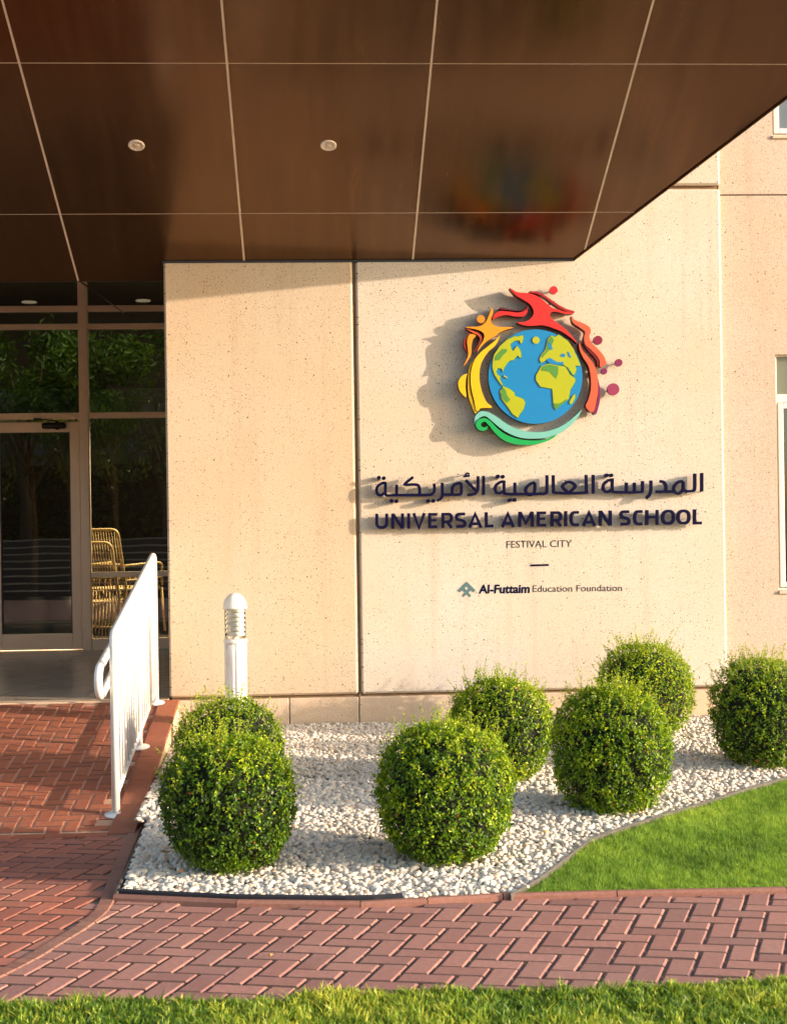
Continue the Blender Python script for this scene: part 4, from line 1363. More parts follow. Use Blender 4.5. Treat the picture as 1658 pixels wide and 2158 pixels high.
def poly_px(mb, P, off, back):
    n = len(P); fr = [on_wall(x, y, off) for x, y in P]; bk = [Vector((p.x, D-back, p.z)) for p in fr]
    Fs = [tuple(range(n)), tuple(range(2*n-1, n-1, -1))]+[(i, i+n, (i+1) % n+n, (i+1) % n) for i in range(n)]
    mb.poly(fr+bk, Fs)
def arc(cx, cy, rx, ry, a0, a1, n=6):
    return [(cx+rx*math.cos(math.radians(a0+(a1-a0)*k/n)), cy+ry*math.sin(math.radians(a0+(a1-a0)*k/n))) for k in range(n+1)]
# Latin glyphs: strokes on a unit box, v up; corner radius r
r_ = .28
G = {
 'U': [[(0,1)]+arc(.40,.30,.40,.30,180,270)+arc(.60,.30,.40,.30,270,360)+[(1,1)]],
 'N': [[(0,0),(0,1)], [(0.02,.97),(.98,.03)], [(1,0),(1,1)]],
 'I': [[(.5,0),(.5,1)]],
 'V': [[(0,1),(.5,0.02),(1,1)]],
 'E': [[(1,1),(0,1),(0,0),(1,0)], [(0,.53),(.88,.53)]],
 'R': [[(0,0),(0,1)]+[(.6,1)]+arc(.66,.73,.34,.27,90,-90,8)+[(.1,.46)], [(.50,.46),(1,0)]],
 'S': [[(1,1)]+arc(.32,.77,.32,.23,90,200,6)+[(.18,.56),(.82,.44)]+arc(.68,.23,.32,.23,20,-90,6)+[(0,0)]],
 'A': [[(0,0),(.5,1),(1,0)], [(.2,.28),(.8,.28)]],
 'L': [[(0,1),(0,0),(1,0)]],
 'M': [[(0,0),(.03,1)], [(.06,.98),(.5,.22),(.94,.98)], [(1,0),(.97,1)]],
 'C': [[(1,1)]+arc(.42,.62,.42,.38,90,180,6)+arc(.42,.38,.42,.38,180,270,6)+[(1,0)]],
 'H': [[(0,0),(0,1)], [(1,0),(1,1)], [(0,.53),(1,.53)]],
 'O': [arc(.42,.60,.42,.40,90,180,6)+arc(.42,.40,.42,.40,180,270,6)+arc(.58,.40,.42,.40,270,360,6)+arc(.58,.60,.42,.40,0,90,6)],
}
z3 = lambda x: 780+x/4.606
z4 = lambda x: 1130+x/4.481
LET = [('U',z3(50),z3(175)),('N',z3(205),z3(328)),('I',z3(360),z3(388)),('V',z3(408),z3(540)),('E',z3(563),z3(665)),('R',z3(692),z3(805)),('S',z3(822),z3(935)),('A',z3(948),z3(1090)),('L',z3(1112),z3(1210)),
       ('A',z3(1268),z3(1405)),('M',z3(1435),z3(1590)),('E',z4(5),z4(105)),('R',z4(135),z4(245)),('I',z4(265),z4(290)),('C',z4(315),z4(415)),('A',z4(430),z4(565)),('N',z4(590),z4(712)),
       ('S',z4(785),z4(890)),('C',z4(915),z4(1015)),('H',z4(1030),z4(1155)),('O',z4(1180),z4(1310)),('O',z4(1325),z4(1455)),('L',z4(1480),z4(1575))]
OFF = .062; BACK = .034
def pin(mb, px, py, r=.0035):
    a = on_wall(px, py, OFF-.01); mb.tube([(a.x, D-BACK-.004, a.z), (a.x, D-.001, a.z)], r, 6)
sg = empty('school_name_lettering', on_wall(1135, 1095, .03)); tag(sg, 'large navy standing capitals spelling UNIVERSAL AMERICAN SCHOOL in one row', 'sign')
TH = 6.2
for ch, x0, x1 in LET:
    xm = (x0+x1)/2
    yb = 1114.3-(x0-838)*.0142; yt = 1082.0-(x0-838)*.0139
    mb = MB()
    for i, st in enumerate(G[ch]):
        ww = (x1-x0)-TH
        pts = []
        for u, v in st:
            vv = yb-TH/2*(1 if ch in 'UEOSCLR' else 0); tt_ = yt+TH/2*(1 if ch in 'EOSCR' else 0)
            if ch == 'L': tt_ = yt
            if ch == 'U': tt_ = yt
            if ch == 'R' : vv = yb
            if ch == 'A': tt_ = yt+TH*.55
            px_ = x0+TH/2+u*ww if ch != 'I' else xm
            pts.append((px_, vv+(tt_-vv)*v-(px_-x0)*.0142))
        w = TH*(.86 if (ch in 'EH' and i == 1) or ch == 'M' and i == 1 else 1)
        stroke_mesh(mb, pts, w, OFF, BACK, i, closed=(ch == 'O'))
    pin(mb, (x0+TH/2 if ch != 'I' else xm), (yb+yt)/2)
    fix_normals(mb.build('letter', M['navy'], sg))
# Arabic line
ar = empty('arabic_lettering', on_wall(1135, 1030, .03)); tag(ar, 'navy standing Arabic lettering in the row above the capitals', 'sign')
def T3(P): return [(780+x/4.606, 980+y/4.606) for x, y in P]
def T4(P): return [(1130+x/4.481, 980+y/4.481) for x, y in P]
def smooth_px(P, n=3): return [(p.x, p.y) for p in catmull(P, n)]
WORDS = [
 [(T3, [(1100,105),(1100,287)], 0)],
 [(T3, [(1047,108),(1045,225),(1028,268),(990,286),(945,290)], 0), (T3, [(925,146),(1038,262)], 0)],
 [(T3, [(962,84),(938,80),(926,92),(940,103),(964,100)], 1), (T3, [(905,112),(966,106)], 1)],
 [(T3, [(886,176),(850,178),(815,192),(797,228),(797,262),(800,283)], 0), (T3, [(884,176),(884,262),(868,285),(790,287),(704,287)], 0), (T3, [(700,172),(700,285),(688,322),(650,347)], 0)],
 [(T3, [(622,178),(622,250),(600,280),(560,290),(260,292),(170,296),(148,272),(150,165)], 0), (T3, [(480,290),(480,225),(462,196),(425,188),(335,188),(418,116)], 0), (T3, [(257,190),(257,292)], 0),
  (T3, [(150,172),(112,178),(72,208),(62,250),(76,285),(108,292),(148,262)], 0)],
 [(T3, [(1595,168),(1550,186),(1515,222),(1510,262),(1545,290),(1585,276),(1598,240),(1598,168)], 0), (T3, [(1405,170),(1405,280)], 0), (T3, [(1300,150),(1300,250),(1322,280),(1500,281),(1650,279),(1692,276),(1714,250),(1716,98)], 0),
  (T3, [(1300,160),(1262,166),(1222,198),(1213,236),(1228,268),(1262,272),(1298,248)], 0)],
 [(T4, [(160,95),(163,225),(188,262),(450,262),(472,235),(470,92)], 0), (T4, [(300,260),(246,200),(310,158),(370,200),(308,260)], 0)],
 [(T4, [(537,92),(537,269)], 0)],
 [(T4, [(718,125),(718,228),(742,255),(975,255),(1001,228),(1003,150)], 0), (T4, [(850,165),(850,253)], 0), (T4, [(926,165),(926,253)], 0), (T4, [(718,140),(680,146),(640,178),(630,214),(645,246),(680,252),(716,226)], 0)],
 [(T4, [(1082,145),(1082,232),(1070,280),(1036,314)], 0)],
 [(T4, [(1165,154),(1200,160),(1222,192),(1222,232),(1200,251),(1128,251)], 0), (T4, [(1218,251),(1300,250)], 0), (T4, [(1385,153),(1340,160),(1305,196),(1298,235),(1325,266),(1362,260),(1386,226),(1386,155)], 0), (T4, [(1386,225),(1405,246),(1470,245),(1495,222),(1497,80)], 0)],
 [(T4, [(1562,75),(1562,249)], 0)],
]
for W in WORDS:
    mb = MB()
    for i, (f_, pts, thin) in enumerate(W):
        q = f_(pts)
        if len(q) > 2: q = smooth_px(q, 3)
        stroke_mesh(mb, q, 3.6 if thin else 5.9, OFF, BACK, i)
        if i == 0: pin(mb, q[len(q)//2][0], q[len(q)//2][1])
    fix_normals(mb.build('letter', M['navy'], ar))
for f_, pts in ((T3, [(85,122),(133,127),(208,348),(255,351),(563,348),(613,348),(1240,110),(1287,113),(1355,340),(1402,340)]), (T4, [(665,97),(708,97)])):
    for x, y in f_(pts):
        mb = MB(); disc_px(mb, x, y, 4.0, 4.0, OFF, .012); fix_normals(mb.build('dot', M['navy'], ar))

# small flat lettering: text shapes in the built-in font, thin plates on the wall
def wall_text(body, x0, x1, ybase0, ybase1, h_px, mat, name, label, cat='sign', bold=0.0, shear=0.0, depth=.0016, par=None):
    cu = bpy.data.curves.new(name, 'FONT'); cu.body = body; cu.size = 1.0; cu.offset = bold; cu.extrude = .5; cu.shear = shear; cu.resolution_u = 4
    tmp = bpy.data.objects.new('tmp', cu); COL.objects.link(tmp)
    bpy.context.view_layer.update()
    me = bpy.data.meshes.new_from_object(tmp.evaluated_get(bpy.context.evaluated_depsgraph_get()))
    bpy.data.objects.remove(tmp); bpy.data.curves.remove(cu)
    n = len(me.vertices); co = np.empty(n*3); me.vertices.foreach_get('co', co); co = co.reshape(-1, 3)
    mnx, mxx = co[:,0].min(), co[:,0].max()
    capH = .729 if True else 1
    out = np.empty_like(co)
    for i in range(n):
        u = (co[i,0]-mnx)/(mxx-mnx); px = x0+(x1-x0)*u; yb = ybase0+(ybase1-ybase0)*u
        p = on_wall(px, yb-co[i,1]/capH*h_px, depth)
        out[i] = (p.x, D-depth if co[i,2] > 0 else D-.001, p.z)
    if par is None:
        par = empty(name, tuple(out.mean(axis=0))); tag(par, label, cat)
    root = list(range(n))
    def find(a):
        while root[a] != a: root[a] = root[root[a]]; a = root[a]
        return a
    faces = [tuple(p_.vertices) for p_ in me.polygons]
    # vertices at one spot belong together even where the outline and faces are split
    seen = {}
    for i in range(n):
        k = tuple(np.round(co[i], 5))
        if k in seen: root[find(i)] = find(seen[k])
        else: seen[k] = i
    for f_ in faces:
        for a in f_[1:]: root[find(a)] = find(f_[0])
    isl = {}
    for f_ in faces: isl.setdefault(find(f_[0]), []).append(f_)
    off = world_off(par)
    for fs in sorted(isl.values(), key=lambda q: min(out[a][0] for f_ in q for a in f_)):
        ids = sorted({a for f_ in fs for a in f_}); mp = {a: i for i, a in enumerate(ids)}
        m2 = bpy.data.meshes.new('letter'); m2.from_pydata([tuple(out[a]-np.array(off)) for a in ids], [], [tuple(mp[a] for a in f_) for f_ in fs])
        m2.materials.append(mat); m2.update(); link(bpy.data.objects.new('letter', m2), par)
    bpy.data.meshes.remove(me)
wall_text('FESTIVAL CITY', 1067, 1204, 1154.5, 1152.5, 15.5, M['ink'], 'festival_city_lettering', 'small thin dark capitals reading FESTIVAL CITY, centred under the big name', bold=-.004)
mb = MB(); poly_px(mb, [(1118, 1189.5), (1156, 1188.5), (1156, 1192.5), (1118, 1193.5)], .004, .001)
tag(fix_normals(mb.build('dividing_bar', M['navy'])), 'short navy bar between the two small lines of lettering', 'sign')
es = empty('foundation_lettering', on_wall(1138, 1242, 0)); tag(es, 'smallest line of lettering with grey green diamond emblem, reading Education Foundation', 'sign')
wall_text('Al-Futtaim', 1008, 1116, 1250.5, 1249, 18.5, M['navy'], 'lettering', None, bold=.030, shear=.07, par=es, depth=.002)
wall_text('Education Foundation', 1122, 1310, 1247.5, 1245.5, 14.5, M['ink'], 'lettering', None, par=es, bold=-.001)
M['teal_grey'] = sm('grey_teal_lacquer', (.085, .17, .19), .4)
def T5(P): return [(940+x/4.145, 1120+y/4.145) for x, y in P]
ey0 = [(180,438),(258,516),(238,530),(218,514),(196,532),(218,560),(206,574),(178,550),(152,572),(140,556),(166,532),(140,512),(120,530),(100,516)]
mb = MB(); outer = T5(ey0)
poly_px(mb, T5([(180,438),(258,516),(238,530),(218,513),(200,495),(180,477)]), .0030, .0005)
poly_px(mb, T5([(180,438),(180,477),(160,495),(142,513),(120,530),(100,516)]), .0034, .0005)
poly_px(mb, T5([(160,495),(180,515),(200,495),(219,513),(194,532),(218,560),(206,574),(178,548),(152,572),(140,558),(166,532),(141,513)]), .0026, .0005)
fix_normals(mb.build('emblem', M['teal_grey'], es))

# ================================================================== GLOBE EMBLEM
lg = empty('globe_emblem', on_wall(1127, 790, .05)); tag(lg, 'colourful standing emblem of a globe ringed by leaping figures, dots and ribbons', 'emblem')
Z1 = lambda P: [(860+x/3.316, 560+y/3.316) for x, y in P]
def piece(P, col, off, back=None, smooth=True, name='ribbon'):
    if back is None: back = .018 if name not in ('dot',) else off-.032
    q = Z1(P)
    if smooth: q = [(p.x, p.y) for p in catmull(q, 4, True)]
    mb = MB(); poly_px(mb, q, off, back)
    key = 'paint_%02d%02d%02d' % tuple(int(c*99) for c in col)
    if key not in M: M[key] = sm('enamel', col, .32)
    if off-back > .02:
        c_ = (sum(a for a, b3 in q)/len(q), sum(b3 for a, b3 in q)/len(q)); k_ = min(q, key=lambda a: abs(a[0]-c_[0])+abs(a[1]-c_[1])); w_ = on_wall(k_[0]*.85+c_[0]*.15, k_[1]*.85+c_[1]*.15, off)
        if name in ('dot', 'globe_disc'): w_ = on_wall(c_[0], c_[1], off)
        mb.tube([(w_.x, D-back-.004, w_.z), (w_.x, D-.001, w_.z)], .005, 6)
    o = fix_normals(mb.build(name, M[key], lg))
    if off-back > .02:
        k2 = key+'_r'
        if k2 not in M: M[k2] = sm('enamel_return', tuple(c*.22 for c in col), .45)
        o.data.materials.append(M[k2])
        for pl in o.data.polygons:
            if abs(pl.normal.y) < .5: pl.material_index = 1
    return o
def band(P, w, col, off, name='ribbon'):
    P = [(p.x, p.y) for p in catmull(P, 4)]
    n = len(P); L, R = [], []
    for i, (x, y) in enumerate(P):
        a, c = P[max(0, i-1)], P[min(n-1, i+1)]; tx, ty = c[0]-a[0], c[1]-a[1]; l = math.hypot(tx, ty); k = w/2*(math.sin(PI*(i+.35)/(n-.3))**.5 if 0 < i < n-1 else .25)
        L.append((x-ty/l*k, y+tx/l*k)); R.append((x+ty/l*k, y-tx/l*k))
    return piece(L+R[::-1], col, off, smooth=False, name=name)
RED=(.60,.016,.012); DRED=(.34,.004,.008); ORG=(.82,.28,.004); ORR=(.68,.09,.03); YEL=(.78,.44,.002); TEAL=(.16,.46,.42); GRN=(.004,.34,.08)
COR=(.64,.095,.04); PUR=(.17,.008,.07); BLU=(.003,.20,.50); LAND=(.36,.40,.002); LG=(.075,.24,.035)
piece([(708,155),(760,184),(830,190),(890,207),(945,243),(1000,290),(1045,305),(1090,320),(1150,333),(1100,337),(1040,322),(1004,322),(990,342),(998,364),(1030,392),(1080,428),(1122,466),(1180,540),(1130,500),(1070,460),(1000,432),(940,416),(860,420),(800,414),(760,395),(810,392),(850,372),(875,337),(870,300),(845,265),(800,235),(750,205)], RED, .105, name='figure')
piece([(850,178),(905,182),(950,205),(1000,238),(1060,278),(1110,303),(1160,318),(1148,334),(1100,318),(1050,292),(1000,258),(950,222),(900,196),(850,188)], DRED, .098)
piece([(592,372),(605,337),(640,317),(700,320),(760,327),(800,321),(825,301),(834,278),(838,302),(825,336),(800,355),(740,353),(690,344),(640,352)], RED, .092)
piece([(645,290),(700,301),(760,309),(800,302),(825,280),(818,300),(790,315),(740,315),(690,309),(640,304)], (.10,.006,.01), .086)
piece([(585,294),(592,330),(578,370),(582,402),(620,425),(680,428),(735,430),(690,445),(640,465),(610,490),(560,520),(520,555),(480,604),(500,560),(525,520),(530,480),(505,456),(460,441),(400,430),(450,426),(500,422),(540,395),(562,350)], ORG, .105, name='figure')
band([(405,438),(450,460),(495,482),(508,512),(495,550),(460,606)], 17, ORR, .094)
piece([(472,488),(452,515),(442,560),(441,610),(425,650),(385,702),(418,630),(415,570),(412,520),(432,479)], ORG, .097)
band([(432,474),(400,512),(394,560),(412,604)], 12, (.65,.04,.01), .088)
piece([(640,485),(610,520),(560,560),(500,610),(460,665),(440,730),(435,800),(445,880),(460,940),(478,1017),(510,995),(585,990),(545,950),(515,880),(498,800),(500,720),(520,660),(560,600),(612,552)], YEL, .102)
piece([(470,640),(435,690),(420,750),(415,820),(420,900),(440,970),(465,1028),(476,1015),(453,950),(433,870),(428,780),(438,700)], (.88,.56,.006), .094)
piece([(410,755),(370,775),(350,815),(355,860),(375,895),(405,918),(400,850),(403,790)], YEL, .096)
piece([(462,1110),(465,1060),(500,1020),(550,1020),(610,1050),(680,1100),(760,1140),(850,1160),(950,1160),(1050,1130),(1130,1080),(1180,1035),(1212,1005),(1180,1065),(1130,1120),(1060,1170),(980,1200),(900,1208),(800,1205),(720,1180),(650,1140),(590,1090),(540,1052),(500,1062),(475,1092)], TEAL, .098, name='wave')
piece([(472,1108),(490,1078),(530,1064),(570,1082),(620,1134),(680,1179),(760,1209),(850,1221),(950,1216),(1035,1182),(990,1217),(900,1246),(820,1252),(740,1245),(670,1220),(610,1172),(565,1118),(535,1090),(510,1101),(512,1122),(536,1130),(556,1119),(545,1146),(515,1154),(485,1140)], GRN, .108, name='wave')
piece([(1140,350),(1160,377),(1210,397),(1258,422),(1275,452),(1265,492),(1275,532),(1320,577),(1360,622),(1380,667),(1378,692),(1340,705),(1335,662),(1310,622),(1270,582),(1235,547),(1228,502),(1235,462),(1190,427),(1150,397)], COR, .100)
band([(1222,536),(1258,584),(1298,624),(1322,662),(1324,704)], 17, (.50,.012,.012), .092)
piece([(1195,535),(1215,590),(1262,642),(1300,700),(1320,770),(1325,850),(1318,925),(1290,1022),(1240,985),(1260,930),(1275,860),(1275,780),(1258,700),(1220,640),(1195,580)], COR, .104)
piece([(1318,775),(1338,850),(1341,920),(1328,990),(1310,1038),(1293,1025),(1312,970),(1324,900)], PUR, .096)
def dotp(x, y, r, col, off=.062, name='dot'):
    return piece([(x+r*math.cos(2*PI*k/28), y+r*math.sin(2*PI*k/28)) for k in range(28)], col, off, smooth=False, name=name)
dotp(508, 373, 28, (.70,.24,.008), .10)
dotp(1015, 170, 28, (.50,.008,.012)); dotp(1325, 520, 31, (.20,.003,.035)); dotp(1470, 677, 26, (.20,.010,.07)); dotp(1367, 737, 22, (.17,.008,.08)); dotp(1432, 863, 42, (.27,.025,.09))
GO = .092
n_ = 72
gd = piece([(888+328*math.cos(2*PI*k/n_), 775+330*math.sin(2*PI*k/n_)) for k in range(n_)], BLU, GO, .030, False, 'globe_disc')
def cont(P, col, h=.0055, name='continent'):
    return piece(P, col, GO+h, GO+.0004, False, name)
OUT = (.02,.22,.10)
def grow(P, g):
    cx = sum(p[0] for p in P)/len(P); cy = sum(p[1] for p in P)/len(P); n = len(P); out = []
    A_ = sum(P[i][0]*P[(i+1) % n][1]-P[(i+1) % n][0]*P[i][1] for i in range(n))
    sg_ = 1 if A_ > 0 else -1
    for i in range(n):
        a, b2, c = P[i-1], P[i], P[(i+1) % n]
        t = Vector((c[0]-a[0], c[1]-a[1])); 
        if t.length < 1e-6: out.append(b2); continue
        t.normalize(); out.append((b2[0]+t.y*g*sg_, b2[1]-t.x*g*sg_))
    return out
NA = [(590,670),(600,622),(640,562),(690,517),(745,492),(762,497),(790,487),(803,492),(800,528),(786,545),(775,522),(745,522),(712,547),(722,590),(735,595),(757,562),(775,577),(785,602),(788,645),(776,640),(765,627),(750,637),(735,660),(708,662),(690,682),(665,722),(660,742),(652,718),(625,715),(613,740),(625,765),(640,770),(642,800),(662,838),(650,833),(620,790),(602,760),(588,712)]
SA = [(662,842),(700,857),(740,885),(745,910),(800,930),(818,955),(805,1000),(780,1035),(765,1063),(730,1038),(690,980),(652,930),(642,880)]
EU = [(965,560),(975,512),(1000,487),(1020,500),(1050,482),(1108,522),(1156,592),(1192,670),(1202,700),(1165,698),(1175,725),(1158,766),(1130,745),(1103,707),(1085,692),(1050,690),(1020,690),(1008,664),(972,652),(945,670),(925,678),(917,650),(932,620),(955,592)]
AF = [(905,745),(930,702),(980,685),(1060,700),(1098,707),(1130,762),(1165,787),(1165,810),(1130,870),(1120,930),(1060,975),(1030,1004),(1015,980),(1010,910),(1005,860),(922,845),(892,800),(892,765)]
MG = [(1165,896),(1150,906),(1126,950),(1126,966),(1144,963),(1165,925)]
for Pq in (NA, SA, EU, AF, MG):
    cont(grow(Pq, 4), OUT, .0030, 'coast_line'); cont(Pq, LAND)
cont([(1107,521),(1111,519),(1160,590),(1158,594)], LAND, .0050)
cont([(602,663),(612,627),(655,582),(690,582),(690,600),(662,625),(635,660)], LG, .0066)
cont([(660,848),(652,870),(648,900),(662,932),(690,958),(714,935),(690,905),(680,870)], LG, .0066)
cont([(927,733),(937,703),(985,690),(1047,703),(1047,755),(1030,790),(1005,762),(985,740)], LG, .0066)
cont([(1017,962),(1060,962),(1108,930),(1098,950),(1035,1000),(1019,983)], LG, .0066)
cont([(970,558),(980,515),(1002,493),(1018,520),(1000,560),(985,590),(960,615),(940,640),(930,640),(940,618),(962,595)], LG, .0066)
cont([(668,764),(692,780),(690,789),(664,772)], LAND)
dotp(892, 520, 25, LAND, GO+.0055, 'continent')
SEA = (.003,.19,.48)
cont([(962,655),(990,643),(1012,658),(1040,672),(1085,672),(1082,690),(1030,692),(985,682)], SEA, .0068, 'inland_sea')
cont([(1062,625),(1078,612),(1098,620),(1092,638),(1068,636)], SEA, .0074, 'inland_sea')
cont([(1112,600),(1124,605),(1128,622),(1140,635),(1132,644),(1118,628)], SEA, .0074, 'inland_sea')
cont([(975,560),(985,530),(1000,560),(1010,580),(995,590)], SEA, .0074, 'inland_sea')
cont([(1107,708),(1114,706),(1150,762),(1146,768)], (.02,.22,.10), .0074, 'inland_sea')

def reflection_tree(px, lab, seed):  # made-up trees inside, standing in for greenery mirrored in the panes
    q = on_glass(px, 1350); x, y = q.x*1.12, GY+2.0
    t = empty('stand_in_tree', (x, y, LAND_Z)); tag(t, lab, 'tree', 'trees added for mirrored greenery')
    st = MB().tube([(x, y, LAND_Z), (x+.05, y, LAND_Z+1.0), (x, y, 2.9)], [.05, .04, .03], 8)
    for k in range(6):
        a = k*1.1+seed; st.tube([(x, y, 2.0+.1*k), (x+.35*math.cos(a), y+.3*math.sin(a), 2.7+.2*k)], [.02, .008], 5)
    st.build('trunk', M['bark'], t)
    n = 2600; v = sph(n); cs = np.array([[x+random.uniform(-.45, .45), y+random.uniform(-.4, .4), random.uniform(2.75, 3.75)] for _ in range(14)])
    Pn = cs[rng.integers(0, 14, n)]+v*.28*rng.uniform(.4, 1, n)[:,None]
    nn = v+rng.normal(size=v.shape)*.6; nn /= np.linalg.norm(nn, axis=1)[:,None]; L = rng.uniform(.05, .12, n)
    V, T, tt = leaf_cloud(Pn-np.array([x, y, LAND_Z]), nn, L, L*.35, np.clip(rng.normal(.5, .25, n), 0, .95))
    o = np_mesh('crown', V, T, M['tree_leaf'], t, False, tt); o['kind'] = 'stuff'
    fix_normals(MB().lathe((x, y, LAND_Z-.002), [(.20, 0), (.26, .45), (.23, .45), (.22, .40)], 20).build('pot', M['dark'], t))
reflection_tree(60, 'leafy tree added as reflected greenery behind the pane over the door', 1)
reflection_tree(140, 'leafy tree added as reflected greenery behind the tall window bar', 2)
reflection_tree(235, 'leafy tree added as reflected greenery in the lobby behind the stacked chairs', 3)
lq = bpy.data.lights.new('tree_fill_light', 'AREA'); lq.energy = 30; lq.shape = 'RECTANGLE'; lq.size = 2.6; lq.size_y = .3; lq.color = (1, .86, .6)  # added fill light for these trees, no fixture belongs to it
lqo = bpy.data.objects.new('tree_fill_light', lq); COL.objects.link(lqo); lqo.location = (on_glass(150, 1000).x, GY+1.2, 4.25); lqo.rotation_euler = (math.radians(15), 0, 0)

# ================================================================== STACKED CHAIRS behind the glass
def tube_obj(pts, r, name, par, n=8): return fix_normals(MB().tube(pts, r, n).build(name, M['wicker'], par))
def make_chair(loc, ang, label):
    ch = empty('rattan_chair', (0, 0, 0))
    W, Dp, SH, BH = .52, .50, .42, .98
    def rounded(P, r=.05):
        P = [Vector(p) for p in P]; out = [P[0]]
        for i in range(1, len(P)-1):
            a = P[i]+(P[i-1]-P[i]).normalized()*r; c = P[i]+(P[i+1]-P[i]).normalized()*r
            for k in range(5):
                t = k/4; out.append(a*(1-t)**2+P[i]*2*t*(1-t)+c*t*t)
        return out+[P[-1]]
    # local: x across, y back (+), z up
    back = rounded([(-W/2, Dp*.5+.06, 0), (-W/2, Dp*.5, SH), (-W/2+.01, Dp*.5+.10, BH), (W/2-.01, Dp*.5+.10, BH), (W/2, Dp*.5, SH), (W/2, Dp*.5+.06, 0)], .07)
    tube_obj(back, .013, 'back_frame', ch)
    bp = []
    for k in range(15):
        x = -W/2+.03+(W-.06)*k/14
        bp.append(MB().tube([(x, Dp*.5+.006, SH+.02), (x, Dp*.5+.094, BH-.01)], .0055, 5))
    for b2 in bp: b2.build('slat', M['wicker'], ch)
    for k in range(12):
        x = -W/2+.03+(W-.06)*k/11
        MB().tube([(x, Dp*.5+.004, SH-.01), (x, Dp*.5+.035, .07)], .0055, 5).build('cord', M['wicker'], ch)
    tube_obj([(-W/2, Dp*.5+.05, .07), (W/2, Dp*.5+.05, .07)], .009, 'cross_bar', ch)
    tube_obj([(-W/2, Dp*.5+.035, .65), (W/2, Dp*.5+.035, .65)], .011, 'cross_bar', ch)
    seat = [(-W/2, Dp*.5, SH), (-W/2, -Dp*.5, SH), (W/2, -Dp*.5, SH), (W/2, Dp*.5, SH)]
    tube_obj(rounded(seat), .013, 'seat_frame', ch)
    for k in range(14):
        x = -W/2+.03+(W-.06)*k/13
        MB().tube([(x, Dp*.5-.01, SH), (x, -Dp*.5+.01, SH)], .006, 5).build('slat', M['wicker'], ch)
    for sx in (-1, 1):
        tube_obj([(sx*W/2, -Dp*.5, SH), (sx*(W/2+.01), -Dp*.5-.03, 0)], .013, 'leg', ch)
        tube_obj(rounded([(sx*W/2, Dp*.5+.02, SH+.22), (sx*(W/2+.03), -Dp*.45, SH+.24), (sx*(W/2+.03), -Dp*.45, SH+.02)], .05), .013, 'armrest', ch)
        tube_obj(rounded([(sx*W/2, Dp*.5+.015, SH+.08), (sx*(W/2+.025), -Dp*.44, SH+.10)]), .010, 'arm_brace', ch)
        # side skirt of cords
        for k in range(6):
            y = -Dp*.4+Dp*.8*k/5
            MB().tube([(sx*(W/2), y, SH), (sx*(W/2), y, SH+.15)], .005, 5).build('cord', M['wicker'], ch)
    tag(ch, label, 'chair', 'rattan chairs stacked in the lobby')
    ch.location = loc; ch.rotation_euler = (0, 0, ang); ch.scale = (1.08, 1.08, 1.08)
    return ch
cb = on_glass(236, 1310)
cpos = Vector((cb.x-.02, GY+.55, LAND_Z-.003))
make_chair(cpos, math.radians(146), 'lower rattan chair of the stack behind the glass beside the door')
make_chair(cpos+Vector((.06, .04, .13)), math.radians(146), 'upper rattan chair of the stack behind the glass beside the door')

# ================================================================== GARDEN BEHIND THE CAMERA (mirrored by the glass)
def tree(x, y, h, r, label, n=9000):
    t = empty('garden_tree', (x, y, 0)); tag(t, label, 'tree', 'garden trees mirrored in the glass')
    mb = MB(); mb.tube([(x, y, -.1), (x+.05, y, h*.3), (x-.05, y+.05, h*.62)], [.17, .13, .08], 10)
    tips = []
    for k in range(9):
        a = k*2.4; e = Vector((x+math.cos(a)*r*.6, y+math.sin(a)*r*.6, h*(.6+.35*((k*37) % 10)/10)))
        s0 = Vector((x, y, h*(.3+.03*k))); mb.tube([s0, s0.lerp(e, .5)+Vector((0,0,.2)), e], [.06, .04, .015], 6); tips.append(e)
    mb.build('trunk', M['bark'], t)
    cs = np.array([np.array(e) for e in tips]+[np.array((x, y, h*.9))]+[np.array((x+random.uniform(-r, r)*.8, y+random.uniform(-r, r)*.8, h*random.uniform(.4, .95))) for _ in range(14)])
    idx = rng.integers(0, len(cs), n); v = sph(n)
    P_ = cs[idx]+v*(r*.42*rng.uniform(.5, 1, n)**.5)[:,None]
    nn = v+rng.normal(size=v.shape)*.6; nn /= np.linalg.norm(nn, axis=1)[:,None]
    L = rng.uniform(.10, .18, n)
    V, T, tt = leaf_cloud(P_-np.array([x, y, 0]), nn, L, L*.5, np.clip(rng.normal(.4, .25, n), 0, .95))
    o = np_mesh('crown', V, T, M['tree_leaf'], t, False, tt); o['kind'] = 'stuff'
for (x, y, h, r, lab) in ((-3.6, -6.5, 6.2, 2.0, 'broad tree behind the camera, left of the path'), (-7.2, -7.5, 7.0, 2.4, 'tallest garden tree behind the camera'),
                          (-11.5, -6.0, 5.6, 2.2, 'low spreading tree far to the left behind the camera'), (-1.0, -12.0, 7.5, 2.3, 'furthest garden tree behind the camera')):
    tree(x, y, h, r, lab)
fe = empty('garden_fence', (-6, -8, 1.3)); tag(fe, 'dark bar fence behind the camera, mirrored in the glass', 'fence')
for z in (.25, .75, 1.15): MB().box((-14, -8.02, z+1.3), (1.5, -7.98, z+1.34)).build('rail', M['dark'], fe)
for k in range(60):
    MB().box((-14+k*.26, -8.012, 1.3), (-13.98+k*.26, -7.988, 2.6)).build('bar', M['dark'], fe)
pave_m, nt, b = new_mat('red_pavement')
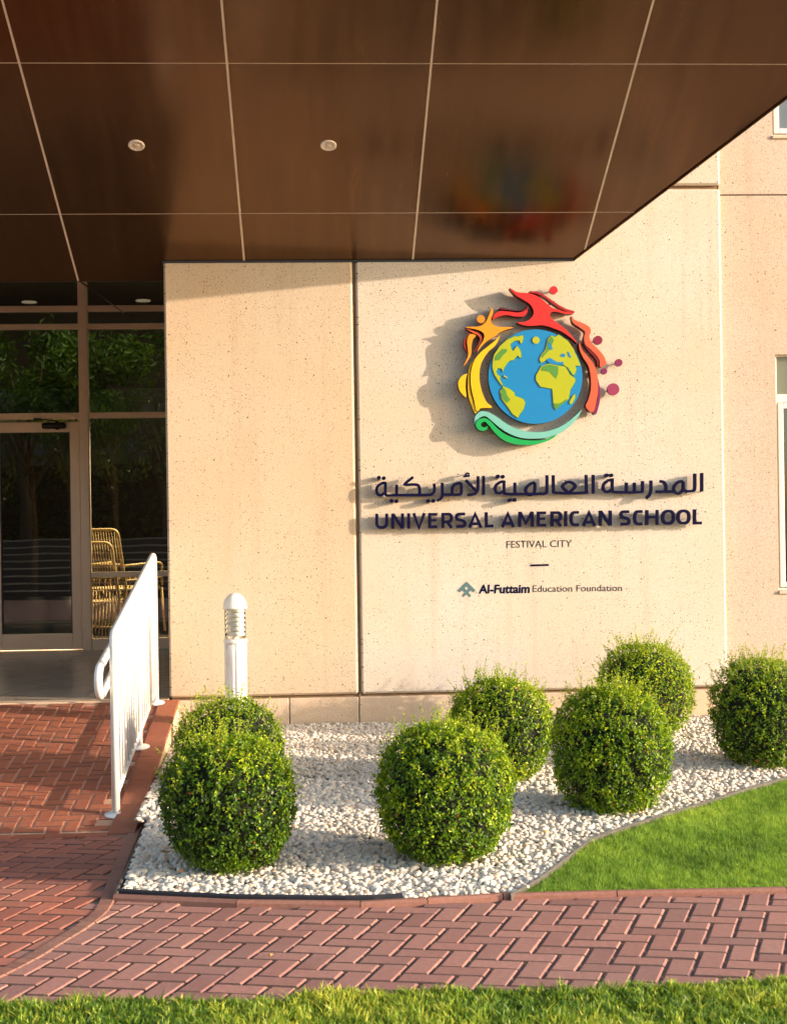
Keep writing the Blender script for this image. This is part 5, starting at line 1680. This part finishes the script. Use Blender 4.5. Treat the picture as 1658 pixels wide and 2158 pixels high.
bt = nt.nodes.new('ShaderNodeTexBrick'); bt.inputs['Scale'].default_value = 4; bt.inputs['Color1'].default_value = (.30, .13, .10, 1); bt.inputs['Color2'].default_value = (.20, .09, .07, 1); bt.inputs['Mortar'].default_value = (.50, .36, .30, 1)
nt.links.new(pos(nt), bt.inputs['Vector']); nt.links.new(bt.outputs[0], b.inputs['Base Color']); b.inputs['Roughness'].default_value = .85
pav = MB().poly([(-16,-3.8,-.02),(8,-3.8,-.02),(8,3.74,-.02),(-16,3.74,-.02)], [(0,1,2,3)]).build('pavement', pave_m); tag(pav, 'grey pavement behind the camera', kind='structure')

hw = MB().box((-30, -16.4, -.1), (4.5, -16, 9)).build('backdrop_wall', simple('backdrop_render', (.20, .16, .12), .9)); fix_normals(hw)  # added backdrop, keeps bright sky out of the glass reflections
tag(hw, 'plain tan backdrop wall added far behind the camera to hide the sky', 'wall')
hg = empty('backdrop_hedge', (-8, -9.5, 0)); tag(hg, 'long tall dark green hedge added behind the camera to hide the sky, mirrored in the glass', 'hedge')  # hedge added so the panes mirror less sky
n = 16000
Pq = np.stack([rng.uniform(-19, 3, n), -9.5+rng.normal(0, .35, n), rng.uniform(0, 3.4, n)], 1)
nn = rng.normal(size=(n, 3))+np.array([0, .8, .4]); nn /= np.linalg.norm(nn, axis=1)[:,None]
L = rng.uniform(.12, .24, n)
V, T, tt = leaf_cloud(Pq-np.array([-8, -9.5, 0]), nn, L, L*.6, np.clip(rng.normal(.4, .25, n), 0, .95))
o = np_mesh('foliage', V, T, M['tree_leaf'], hg, False, tt); o['kind'] = 'stuff'
fix_normals(MB().box((-19, -9.75, 0), (3, -9.35, 3.2)).build('branch_core', M['bush_core'], hg))

gs = empty('garden_steps', (-7, -4, 0)); tag(gs, 'broad red steps with pale nosings behind the camera, mirrored in the door glass', kind='structure')
for k in range(8):
    y1 = -3.8-k*.36
    fix_normals(MB().box((-15, y1-.36 if k < 7 else -15.9, -.08), (1.6, y1, .16*(k+1)-.002)).build('step', M['lobby'], gs))
    fix_normals(MB().box((-15, y1-.09, .16*(k+1)), (1.6, y1+.015, .16*(k+1)+.03), .004).build('nosing', M['plinth'], gs))
